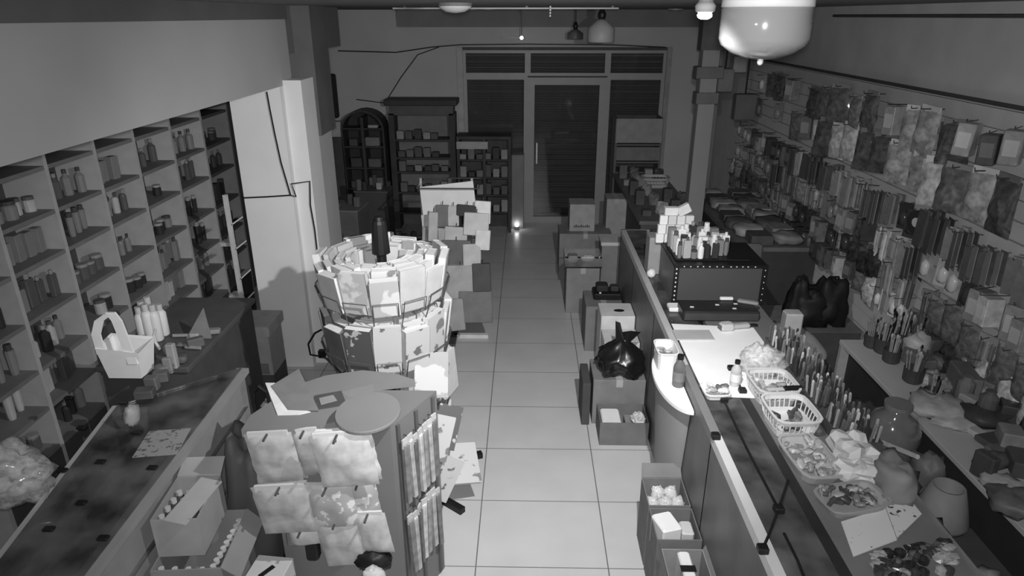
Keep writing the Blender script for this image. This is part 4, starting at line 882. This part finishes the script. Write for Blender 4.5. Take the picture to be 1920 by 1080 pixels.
def brushes(label, x, y, n, r, hh, name='brush_pot', g=.05):
    t = thing(name, label, 'pot of brushes', (x, y, BZ)); MB().lathe([(r*.8, 0), (r, .01), (r*1.05, hh*.5), (r*.95, hh*.5), (r*.9, .03)], 16).build('pot', mat(g, .5), t)
    for k in range(n):
        a = random.random()*6.28; rr = r*.7*random.random()**.5; ex = 1.6; p1 = (rr*math.cos(a)*ex, rr*math.sin(a)*ex, hh*random.uniform(.85, 1.15)); b = MB(); b.tube([(rr*math.cos(a), rr*math.sin(a), .03), p1], .004, 5); b.at(*p1).blob(.008, .008, .016, 0, nu=6, nv=5); b.M = Matrix(); b.build('brush', random.choice([DARK, BLACK, MID, LIGHT]), t)
for k, (u, v, n, r, hh) in enumerate([(1645, 650, 14, .055, .2), (1675, 640, 14, .06, .22), (1705, 655, 12, .055, .2), (1660, 668, 10, .05, .17), (1625, 640, 10, .05, .18), (1700, 705, 12, .055, .18), (1735, 745, 8, .05, .16)]):
    p = bz(u, v+10); brushes('%s pot bristling with dark brushes on bench, %s' % (['tall', 'tallest', 'medium', 'short', 'leftmost', 'dark round', 'stubby'][k], ['second from left', 'at back', 'at right', 'at front', 'at far bench end', 'halfway along bench edge', 'nearest the wrapped bundle'][k]), p.x+.03, p.y, n, r, hh)
BN = [(1755, 770, .13, .12, .08, .35, 'b', 'pale wrapped bundle at the front edge of bench'), (1720, 690, .09, .1, .1, .14, 'x', 'grey box beyond the pots on the bench'), (1790, 790, .12, .1, .04, .4, 'b', 'flat pale sheet bag on the bench behind the wrapped bundle'),
      (1800, 740, .1, .12, .16, .16, 'x', 'tall dim carton on the bench against the wall'), (1830, 745, .11, .1, .14, .2, 'x', 'grey carton with pale lid on bench against the wall'), (1775, 690, .09, .09, .09, .12, 'b', 'dark soft pack on bench under hanging packs'),
      (1850, 790, .13, .1, .1, .05, 'b', 'black netted bundle on the bench at right'), (1865, 830, .17, .05, .035, .08, 'x', 'dark long tool case on the bench at right'), (1830, 815, .07, .035, .03, .45, 'x', 'pale box lying before the black netted bundle'),
      (1880, 850, .15, .04, .03, .14, 'x', 'grey long box nearer than the tool case'), (1860, 870, .09, .05, .05, .1, 'b', 'dark pouch with bright spot on the bench'), (1840, 895, .05, .05, .13, .06, 'x', 'black upright case near the right frame edge'),
      (1880, 920, .08, .08, .06, .4, 'b', 'pale cloth ball on the bench at right frame edge'), (1900, 950, .1, .1, .07, .12, 'b', 'dim bundle at right frame edge'), (1815, 770, .06, .06, .09, .3, 'x', 'light carton standing behind the flat sheet bag'),
      (1740, 715, .07, .06, .06, .4, 'b', 'small pale pack between brush pot and cartons'), (1905, 880, .08, .08, .08, .08, 'x', 'black box at right frame edge above the cloth ball'), (1765, 725, .08, .08, .06, .22, 'b', 'grey crumpled pack in middle of the bench')]
for k, (u, v, sx, sy, sz, g, ty, lab) in enumerate(BN):
    p = bz(u, v); p.x = min(p.x, 2.58)
    o = (MB().at(0, 0, sz*.45).blob(sx, sy, sz*.5, .25, 2.5, k+60, 16, 11, flat=1).build('soft_pack', mat(g, .5, .25, 12), smooth=True) if ty == 'b' else MB().box(-sx/2, sx/2, -sy, sy, 0, sz, .008).build('bench_box', mat(g, .6, .2)))
    o.location = (p.x, p.y, BZ); o.rotation_euler = (0, 0, random.uniform(-.5, .5)); tag(o, lab, 'pack' if ty == 'b' else 'box')

random.seed(33)
for r in range(2):
    for c in range(11):
        g = random.choice([.06, .1, .16, .25, .4]); y = 1.95+c*.19+random.uniform(-.03, .03); x = 2.57-.13*r-random.uniform(0, .03); hh = random.uniform(.06, .2)
        if r and c in (8, 9): continue
        kd = random.randint(0, 2)
        o = (MB().at(0, 0, hh*.45).blob(.065, .07, hh*.5, .25, 2.6, c+r*20, 12, 9, flat=1) if kd == 0 else MB().box(-.05, .05, -.06, .06, 0, hh, .006) if kd == 1 else MB().lathe([(.04, 0), (.045, .01), (.045, hh*.8), (.025, hh*.9), (.025, hh)], 12)).build(['soft_pack', 'bench_carton', 'jar'][kd], mat(g, .5, .25, 14, .5), smooth=kd == 0)
        o.location = (x, y, BZ); o.rotation_euler = (0, 0, random.uniform(-.5, .5))
        tag(o, '%s %s on the bench, %s, %s from the camera' % ({.06: 'black', .1: 'dark', .16: 'dim grey', .25: 'grey', .4: 'pale'}[g], ['soft pack', 'carton', 'jar'][kd], ['against the wall', 'in front of the wall row'][r], ORD[c]), ['pack', 'box', 'jar'][kd], 'goods lined up at the back of the bench')
# ================================================================ CARTONS ALONG THE AISLE SIDE OF THE RIGHT COUNTER
carton('open tray carton with white inside, front bottom of the aisle stack by the counter', (.725, 4.29, 0), .35, .26, .19, 0, mat(.16, .8), True, (0, 0, 0, 0))
o = MB().box(-.07, .07, -.1, .1, 0, .16, .01).build('white_pack', WHITE); o.location = (.64, 4.29, .01); tag(o, 'white pack standing inside the front tray carton', 'pack')
o = MB().at(0, 0, .04).blob(.05, .06, .04, .25, 3, 4).build('crumpled_paper', PALE); o.location = (.84, 4.27, .12); tag(o, 'crumpled pale paper in the right of the front tray carton', 'paper')
tag(MB().box(.75, .88, 4.2, 4.38, .007, .12).build('inner_carton', MID), 'low grey carton inside the front tray carton under crumpled paper', 'carton')
carton('wide brown carton under the knotted black bag beside the counter', (.715, 4.61, 0), .39, .34, .38, 0, mat(.2, .8), flaps=(0,)*4)
tag(MB().box(.44, .5, 4.42, 4.74, 0, .36, .004).build('dark_board', mat(.07, .8)), 'dark board leaning on left side of the brown carton', 'board')
t = thing('black_knotted_bag', 'shiny black plastic bag tied in a knot on the brown carton', 'bag', (.73, 4.58, .382))
MB().at(0, 0, .14).blob(.165, .14, .15, .16, 2.6, 6, 34, 24, flat=1, pinch=.85).build('body', GLOSSBLACK, t, smooth=True)
MB().add([(-.045, -.03, .22), (.03, -.035, .22), (.03, .04, .22), (-.04, .04, .22), (-.055, 0, .42), (-.02, -.01, .41), (.0, .0, .33), (.06, -.02, .35), (.14, .0, .33), (.1, .03, .28), (.05, -.03, .25)],
    [(0, 1, 6, 5, 4), (1, 10, 7, 6), (10, 9, 8, 7), (9, 10, 1, 2), (2, 3, 6), (9, 2, 6, 7), (7, 8, 9), (3, 0, 4), (3, 4, 5, 6), (0, 3, 2, 1)]).build('tied_ears', GLOSSBLACK, t)
carton('white carton behind the black bag, lower of two', (.775, 4.95, 0), .28, .26, .5, 0, mat(.6, .6), tape=False)
t = carton('white carton with round hole on top, behind the black bag', (.775, 5.25, 0), .28, .28, .6, 0, mat(.62, .6), tape=False)
MB().at(.02, -.02, .6).lathe([(.045, 0), (.045, .002)], 20, 1, .6).build('round_hole', BLACK, t)
carton('grey carton behind the white ones, fifth along the aisle', (.73, 5.85, 0), .34, .4, .45, 0, mat(.2, .8))
t = thing('machine', 'small black machine on the grey carton beside the far counter', 'machine', (.76, 5.9, .452))
MB().box(-.12, .14, -.1, .1, 0, .06, .01).build('base', BLACK, t); MB().box(-.09, .02, -.05, .08, .06, .12, .01).build('housing', mat(.03), t); MB().box(.04, .12, -.04, .05, .06, .11, .01).build('housing', mat(.04), t); MB().at(-.06, -.09, .065).cyl(.01, 0, .01, 8).build('button', WHITE, t)
carton('tall plain carton holding the glass tray beside the aisle', (.6, 6.7, 0), .34, .36, .5, 0, mat(.24, .8))
t = thing('glass_tray', 'shallow glass tray with dark base and a pale lump on tall plain carton', 'tray', (.6, 6.68, .502))
MB().box(-.19, .19, -.16, .16, 0, .015, .003).build('base', BLACK, t)
for a in [(-.19, .19, -.16, -.155, .015, .1), (-.19, .19, .155, .16, .015, .1), (-.19, -.185, -.155, .155, .015, .1), (.185, .19, -.155, .155, .015, .1)]: MB().box(*a).build('side', GLASS, t)
MB().at(0, 0, 0).tube([(-.19, -.16, .1), (.19, -.16, .1), (.19, .16, .1), (-.19, .16, .1), (-.19, -.16, .1)], .005, 5).build('rim', ALU, t)
o = MB().at(0, 0, .035).blob(.07, .05, .035, .2, 3, 8).build('pale_lump', PALE, smooth=True); o.location = (.66, 6.68, .52); tag(o, 'pale rounded packet inside the glass tray', 'packet')
o = MB().box(-.05, .05, -.06, .05, 0, .07, .01).build('grey_packet', MID); o.location = (.5, 6.7, .52); tag(o, 'grey packet in left half of the glass tray', 'packet')
carton('carton with white lid beside the glass tray', (.9, 6.85, 0), .2, .3, .68, 0, mat(.22, .8), tape=False)
tag(MB().box(.79, 1.01, 6.7, 7.0, .682, .72, .004).build('flat_white_lid', mat(.55)), 'flat white lid lying on the carton beside the glass tray', 'tray')  # white lid of the carton below, built as its own object
carton('wide carton under two cartons near the shop door', (.72, 7.9, 0), .62, .4, .5, 0, mat(.24, .8))
carton('carton with printed side, left one on the wide carton near the door', (.68, 7.95, .502), .3, .3, .33, 0, mat(.36, .8))
carton('narrower carton, right one of two near the shop door', (1.1, 8.1, 0), .24, .3, .86, 0, mat(.33, .8))
b = MB()
for k in range(9): b.box(-.1+.022*k, -.085+.022*k, -.002, 0, 0, .022+.012*(k % 3 == 1))
o = b.build('printed_marks', DARK); o.location = (.68, 7.798, .55); o.parent = None; o.parent = [c for c in C.objects if c.get('label', '').startswith('carton with printed side')][0]; o.location = (0, -.152, .05)
# near floor cartons
carton('open carton with clear bags, farthest of three near floor cartons', (.8, 3.12, 0), .23, .24, .42, .0, mat(.17, .8), True, (0, 0, .08, 0), (0, 0, .9, 0))
for k in range(5):
    o = MB().at(0, 0, .04).blob(.04, .035, .04, .25, 3, k, 14, 10).build('clear_bag', film_mat('glinting_film_%d' % k, .8, .55, .12), smooth=True); o.location = (.73+.035*k, 3.11+.05*(k % 2), .31+.03*(k % 2)); tag(o, 'crinkled clear bag in the farthest near floor carton, %s from left' % ORD[k], 'bag', 'clear bags in the floor carton')
carton('open carton of white folded packs, middle of three near floor cartons', (.8, 2.86, 0), .23, .24, .42, .0, mat(.16, .8), True, (0, 0, 0, 0))
o = MB().box(-.06, .05, -.07, .07, 0, .18, .008).build('folded_white_pack', WHITE); o.location = (.76, 2.86, .26); o.rotation_euler = (0, 0, .3); tag(o, 'folded white pack filling left of middle floor carton', 'pack')
o = MB().box(-.035, .03, -.05, .05, 0, .2, .008).build('white_pack', PALE); o.location = (.865, 2.86, .2); tag(o, 'small white pack at right in middle floor carton', 'pack')
carton('carton with two raised flaps and white pack, nearest on the aisle floor', (.805, 2.56, 0), .21, .28, .4, .0, mat(.26, .8), True, (0, .07, 0, .07), (0, 1.2, 0, 1.2))
o = MB().box(-.03, .03, -.12, .12, 0, .4, .008).build('white_pack', WHITE); o.location = (.805, 2.56, .007); tag(o, 'narrow white pack inside the nearest floor carton', 'pack')
MB().box(-.037, .037, -.02, .02, .401, .404).build('dark_band', BLACK, o)
# ================================================================ POST AND FAR RIGHT GOODS
t = thing('support_post', 'slim square grey post rising from the far counter to the ceiling', 'post', (1.63, 6.4, 0))
MB().box(-.075, .075, -.07, .07, 0, 2.62, .004).build('shaft', mat(.2, .7, .05, 4), t)
for z, s_ in [(2.16, .1), (2.38, .12)]: MB().box(-s_, s_, -.09, .07, z, z+.1, .005).build('bracket', mat(.11, .7), t)
MB().box(-.1, .1, -.08, .07, 2.62, CEIL).build('capital', DARK, t)
for k, (u, v, Y, sx, sz, g, lab) in enumerate([(1385, 120, 6.5, .12, .14, .2, 'grey junction box hanging on wall right of the post top'), (1358, 150, 6.5, .14, .2, .13, 'dark box beside the post top'), (1395, 200, 6.8, .2, .24, .1, 'dim tall box right of the post under the ceiling')]):
    p = py(u, v, Y); t = tag(MB().box(-sx/2, sx/2, -.06, .06, -sz/2, sz/2, .006).build('hanging_box', mat(g, .7)), lab, 'box'); t.location = p; MB().tube([(0, 0, sz/2), (0, 0, CEIL-p.z)], .008, 6).build('hanger', BLACK, t)
t = thing('far_cabinet', 'pale topped display cabinet against window right of shop door', 'cabinet', (1.53, 9.5, 0))
MB().box(-.32, .32, -.2, .2, 0, .9, .005).build('body', mat(.14, .7), t); MB().box(-.32, -.29, -.2, .2, .9, 1.62).build('side_panel', DIM, t); MB().box(.29, .32, -.2, .2, .9, 1.62).build('side_panel', DIM, t)
MB().box(-.3, .3, .17, .2, .9, 1.62).build('back_panel', DARK, t)
for z in (1.04, 1.28): MB().box(-.29, .29, -.2, .17, z-.02, z).build('shelf', DIM, t)
MB().box(-.31, .31, -.21, -.18, 1.3, 1.62).build('pale_sign', mat(.3, .7), t); MB().box(-.29, .3, -.21, -.18, 1.06, 1.24).build('lower_sign', mat(.2, .7), t)
t = thing('far_side_counter', 'far dim counter run carrying goods towards the back window', 'counter', (1.55, 8.3, 0))
MB().box(-.33, .3, -1.4, .9, .0, .86).build('body', mat(.08, .7), t); MB().box(-.35, .32, -1.42, .92, .86, .9).build('top', mat(.14, .5), t)
p = py(1208, 356, 8.5)
basket('pale slotted basket on the far counter near back window', (1.63, 8.45, .901), .34, .24, .12, 0, .4)
k = 0
for r in range(5):
    for c in range(4):
        if r in (2, 3) and c > 1: continue
        g = random.choice([.08, .15, .25, .35]); o = (MB().at(0, 0, .06).blob(.06, .05, .07, .2, 3, k, 12, 8, flat=1) if k % 2 else MB().box(-.05, .05, -.05, .05, 0, random.uniform(.06, .2), .006)).build('counter_goods', mat(g, .6, .2)); k += 1
        o.location = (1.3+.16*c+random.uniform(-.02, .02), 7.15+r*.45+random.uniform(-.05, .05), .9); tag(o, '%s item on the far counter, %s row from camera, %s from the aisle' % ({.08: 'black', .15: 'dark', .25: 'grey', .35: 'pale'}[g], ORD[r], ORD[c]), 'goods', 'goods on the far counter')
# ================================================================ HANGING GOODS ON THE SLATWALL
random.seed(21)
XW = 2.655
def pillow(b, w_, h_, th, seed):
    nx, nz = 7, 8; vs = []; fs = []; off = (nx+1)*(nz+1)
    for s_ in (-1, 1):
        for i in range(nx+1):
            for j in range(nz+1):
                y = -w_/2+w_*i/nx; z = -h_*j/nz; e = (math.sin(math.pi*i/nx)**.5 if 0 < i < nx else 0)*(math.sin(math.pi*j/nz)**.5 if 0 < j < nz else 0)
                vs.append((-.09+s_*th/2*e*(1+.9*noise.noise(Vector((y*18, z*18, seed+s_*4)))), y*(1+.12*noise.noise(Vector((seed, z*16, 3)))), z))
    for s_ in range(2):
        for i in range(nx):
            for j in range(nz):
                q = tuple(a+off*s_ for a in (i*(nz+1)+j, (i+1)*(nz+1)+j, (i+1)*(nz+1)+j+1, i*(nz+1)+j+1)); fs.append(q[::-1] if s_ else q)
    return b.add(vs, fs)
def hang_proto(kind, g):
    nm = ['blister_card', 'striped_card_stack', 'puffy_pouch', 'boxed_pack', 'tape_roll', 'tube_pack'][kind]
    t = thing(nm, 'x', 'pack'); m = mat(g, .4, .25, 18, .5); mh = mat(min(.7, g*1.6+.05), .5)
    MB().tube([(0, 0, 0), (-.16, 0, .004), (-.165, 0, .02)], .0035, 4).build('hook', WIRE, t)
    if kind == 0:
        MB().box(-.09, -.082, -.055, .055, -.19, .01).build('card', m, t); MB().at(-.1, 0, -.11).blob(.02, .035, .055, .1, 2, 1, 8, 6, flat=1).build('blister', mat(min(.7, g*1.5), .2), t, smooth=True)
    elif kind == 1:
        for q in range(5): MB().box(-.03-.028*q-.004, -.03-.028*q, -.04, .04, -.22, .01).build('card', [m, mh][q % 2], t)
    elif kind == 2:
        pillow(MB(), .17, .24, .07, int(g*100)).build('pouch', mat(g, .16, .45, 26, .8), t, smooth=True); MB().box(-.095, -.085, -.07, .07, -.03, .02).build('header_card', mh, t)
    elif kind == 3:
        MB().box(-.14, -.04, -.05, .05, -.2, -.01, .005).build('box', m, t); MB().box(-.142, -.14, -.035, .035, -.15, -.06).build('front_print', mh, t)
    elif kind == 4:
        b = MB(); b.M = Matrix.Translation((-.1, 0, -.09)) @ Matrix.Rotation(math.pi/2, 4, 'Y'); b.lathe([(.03, -.03), (.09, -.03), (.09, .03), (.03, .03)], 20).build('disc', mat(.03, .5), t)
        b = MB(); b.M = Matrix.Translation((-.135, 0, -.09)) @ Matrix.Rotation(math.pi/2, 4, 'Y'); b.cyl(.035, 0, .01, 16).build('centre', PALE, t)
    else:
        for q in (-.03, 0, .03): MB().at(-.09, q, -.23).lathe([(.006, 0), (.012, .03), (.012, .2), (.006, .21)], 8).build('tube', m if q else mh, t)
        MB().box(-.095, -.085, -.05, .05, -.03, .015).build('header_card', mh, t)
    return t
HP = {}
KN = ['blister card', 'stack of striped cards', 'puffy pouch', 'boxed pack', 'black disc pack', 'pack of tubes']
GN = {.04: 'black', .09: 'dark', .16: 'dim grey', .27: 'grey', .42: 'pale', .58: 'whitish'}
def hang(kind, g, y, z, label, rz=0, sc=1):
    if (kind, g) not in HP: HP[(kind, g)] = hang_proto(kind, g); o = HP[(kind, g)]; o.location = (XW, y, z)
    else: o = dup(HP[(kind, g)], (XW, y, z))
    o.rotation_euler = (random.uniform(-.06, .06), 0, rz); o.scale = (1, sc, sc); o['label'] = label; o['group'] = 'packs hanging on the right hand slatwall'; return o
RN = ['topmost row', 'second row down', 'third row down', 'fourth row down', 'fifth row down', 'lowest row']
rows = [(2.33, .17, 3.75, 7.9, .95, (2, 3, 2, 0, 1)), (2.08, .19, 3.4, 8.2, 1.0, (2, 3, 2, 2, 0)), (1.72, .125, 3.3, 8.4, .95, (1, 5, 0, 1, 3)), (1.5, .13, 3.2, 8.4, .95, (0, 1, 3, 5, 2)), (1.28, .135, 3.1, 8.4, .98, (3, 2, 0, 5)), (1.1, .15, 3.0, 8.4, .85, (2, 3, 0, 2))]
for ri, (z, dy, y0, y1, sc, kinds) in enumerate(rows):
    y = y0; n = 0; run = None; left = 0
    while y < y1:
        if left <= 0: run = (random.choice(kinds), random.choice([.04, .09, .16, .16, .27, .42, .58] if y < 5 else [.04, .09, .09, .16, .16, .27])); left = random.randint(1, 3)
        left -= 1; n += 1; kd, g = run
        if random.random() < .25: g = random.choice([.09, .16, .27, .42, .58] if y < 5 else [.09, .16, .27, .42])
        if ri == 2 and n == 9: kd, g = 4, .04
        if ri < 2 and y < 6.5: g = random.choice([.09, .16, .27, .42, .42, .58])
        if ri < 2 and random.random() < .22: y += dy; n -= 1; continue
        hang(kd, g, y+random.uniform(-.02, .02), z+random.uniform(-.035, .035), '%s %s on slatwall, %s, %s from camera end' % (GN[g], KN[kd], RN[ri], ORD[n-1] if n <= 40 else 'farthest'), (random.uniform(-.1, 1.0) if ri < 2 else random.uniform(-.35, .6)), sc*(1.15 if kd == 2 and ri < 2 else 1)*random.uniform(.88, 1.12))
        y += dy*(1.25 if kd == 2 else 1)*(1+max(0, (y-5.5)*.12))
# wall goods on shelves further back
t = thing('wall_shelf', 'dim wide shelf of flat goods in the far right corner', 'shelf', (2.3, 6.85, 0))
MB().box(-.35, .35, -1.0, 1.0, .92, .96).build('board', mat(.14, .6), t); MB().box(-.33, .35, -.98, .98, 0, .92).build('cabinet', mat(.05), t)
for k in range(16):
    g = random.choice([.08, .14, .22, .3]); o = (MB().at(0, 0, .05).blob(.13, .12, .05, .15, 2, k, 14, 9, flat=1) if k % 3 else MB().box(-.1, .1, -.1, .1, 0, .09, .006)).build('flat_goods', mat(g, .6, .2), smooth=bool(k % 3))
    o.location = (2.12+.3*(k % 2)+random.uniform(-.03, .03), 5.98+.235*(k//2), .965); tag(o, '%s flat pack on the far wall shelf, %s of two, %s from the camera' % ({.08: 'black', .14: 'dark', .22: 'grey', .3: 'pale'}[g], ['aisle side', 'wall side'][k % 2], ORD[k//2]), 'pack', 'flat packs on the far wall shelf')
# ================================================================ CEILING FIXTURES
OPAL = mat(.3, .12, .03, 4, .6, 0, .8)
t = thing('pendant_lamp', 'large frosted glass jar shaped pendant lamp hanging near the camera', 'lamp', (.782, 2.4, 0))
MB().lathe([(.004, 2.762), (.05, 2.768), (.1, 2.785), (.135, 2.81), (.143, 2.83), (.143, 2.92), (.14, 2.925)], 40).build('glass_shade', OPAL, t, smooth=True)
MB().lathe([(.14, 2.925), (.145, 2.927), (.143, 2.955), (.12, CEIL)], 40).build('collar', mat(.75, .4, .03), t, smooth=True)
MB().at(0, 0, 2.757).blob(.01, .01, .012, 0).build('finial', PALE, t, smooth=True)
def bell(name, label, x, y, r, zb, zt, g):
    t = thing(name, label, 'lamp', (x, y, 0)); MB().lathe([(r*.96, zb), (r, zb+.01), (r, zb+(zt-zb)*.6), (r*.45, zb+(zt-zb)*.92), (r*.2, zt)], 24).build('shade', mat(g, .5, .05), t, smooth=True)
    MB().lathe([(r*.22, zt), (r*.3, zt+.02), (r*.3, zt+.05), (r*.15, min(CEIL, zt+.09))], 14).build('socket', BLACK, t); MB().cyl(.008, zt+.05, CEIL, 6).build('cord', BLACK, t)
bell('bell_pendant', 'small bell shaped pendant lamp with black socket above the aisle', .72, 7.0, .13, 2.66, 2.87, .36)
bell('small_pendant', 'tiny dark pendant lamp left of the bell shaped one', .62, 9.2, .1, 2.62, 2.74, .16)
t = thing('dome_light', 'shallow pale dome ceiling light at the top edge, centre left', 'ceiling light', (-.45, 4.6, 0))
MB().lathe([(.01, 2.915), (.06, 2.922), (.1, 2.945), (.105, 2.96), (.105, CEIL)], 28).build('diffuser', mat(.5, .4, .03), t, smooth=True); MB().lathe([(.108, 2.955), (.108, CEIL)], 28).build('ring', DIM, t)
t = thing('ceiling_rail', 'thin pale rail running across under the ceiling', 'rail', (0, 6.0, 0))
MB().box(-1.1, .75, -.01, .01, 2.95, 2.962).build('bar', mat(.35, .4), t)
for x in (-1.0, 0, .7): MB().box(x-.01, x+.01, -.01, .01, 2.962, CEIL).build('bracket', DIM, t)
t = thing('crystal_drop', 'small sparkling drop hanging from the ceiling rail', 'ornament', (.19, 5.9, 0))
for k in range(4): MB().at(0, 0, 2.965-.022*k).blob(.008, .008, .01, 0, nu=6, nv=4).build('bead', mat(.9, .1, .02, 9, .8, 0, 1), t)
MB().tube([(0, 0, CEIL), (0, 0, 2.9)], .002, 4).build('thread', ALU, t)
t = thing('indicator_light', 'tiny bright indicator light on slim bracket above the shop door', 'light', (.0, 9.5, 0))
p = py(978, 71, 9.5); MB().at(p.x, 0, p.z).blob(.022, .022, .022, 0).build('bulb', emit_mat(9), t); MB().box(p.x-.25, p.x-.03, -.005, .005, p.z-.005, p.z+.005).build('arm', mat(.4, .4), t); MB().box(p.x-.01, p.x+.01, .0, .1, p.z+.018, p.z+.04).build('mount', DIM, t); MB().box(p.x-.006, p.x+.006, -.006, .006, p.z+.03, CEIL).build('stem', DIM, t)
t = thing('security_camera', 'second security camera under the ceiling, its lamp glowing bright', 'camera', tuple(LAMP))
MB().at(0, .0, .0).cyl(.02, .02, CEIL-LAMP.z, 14).build('mount', DIM, t); MB().at(0, 0, 0).lathe([(.012, .0), (.026, .006), (.028, .02), (.02, .03)], 20).build('housing', MID, t, smooth=True)
MB().at(0, -.0, -.004).blob(.02, .02, .011, 0).build('infrared_lamp', emit_mat(30), t, smooth=True)
for k, (u, v) in enumerate([(885, 27), (915, 38), (1265, 38)]):
    p = py(u, v, 7.5+k*.5); p.z = CEIL
    t = thing('downlight', 'recessed round ceiling downlight, %s' % ['left of the dome light', 'second from left', 'near the right hand lamp'][k], 'ceiling light', (p.x, p.y, CEIL)); MB().lathe([(.07, -.02), (.09, -.015), (.09, 0)], 24).build('ring', mat(.3, .4), t); MB().cyl(.065, -.025, -.015, 20).build('lens', DIM, t)
cab = MB(); cab.tube([(2.5, 1.6, 2.9), (2.5, 6, 2.9)], .01, 6); tag(cab.build('ceiling_conduit', DARK), 'dark conduit running along the top of the right wall', 'conduit')
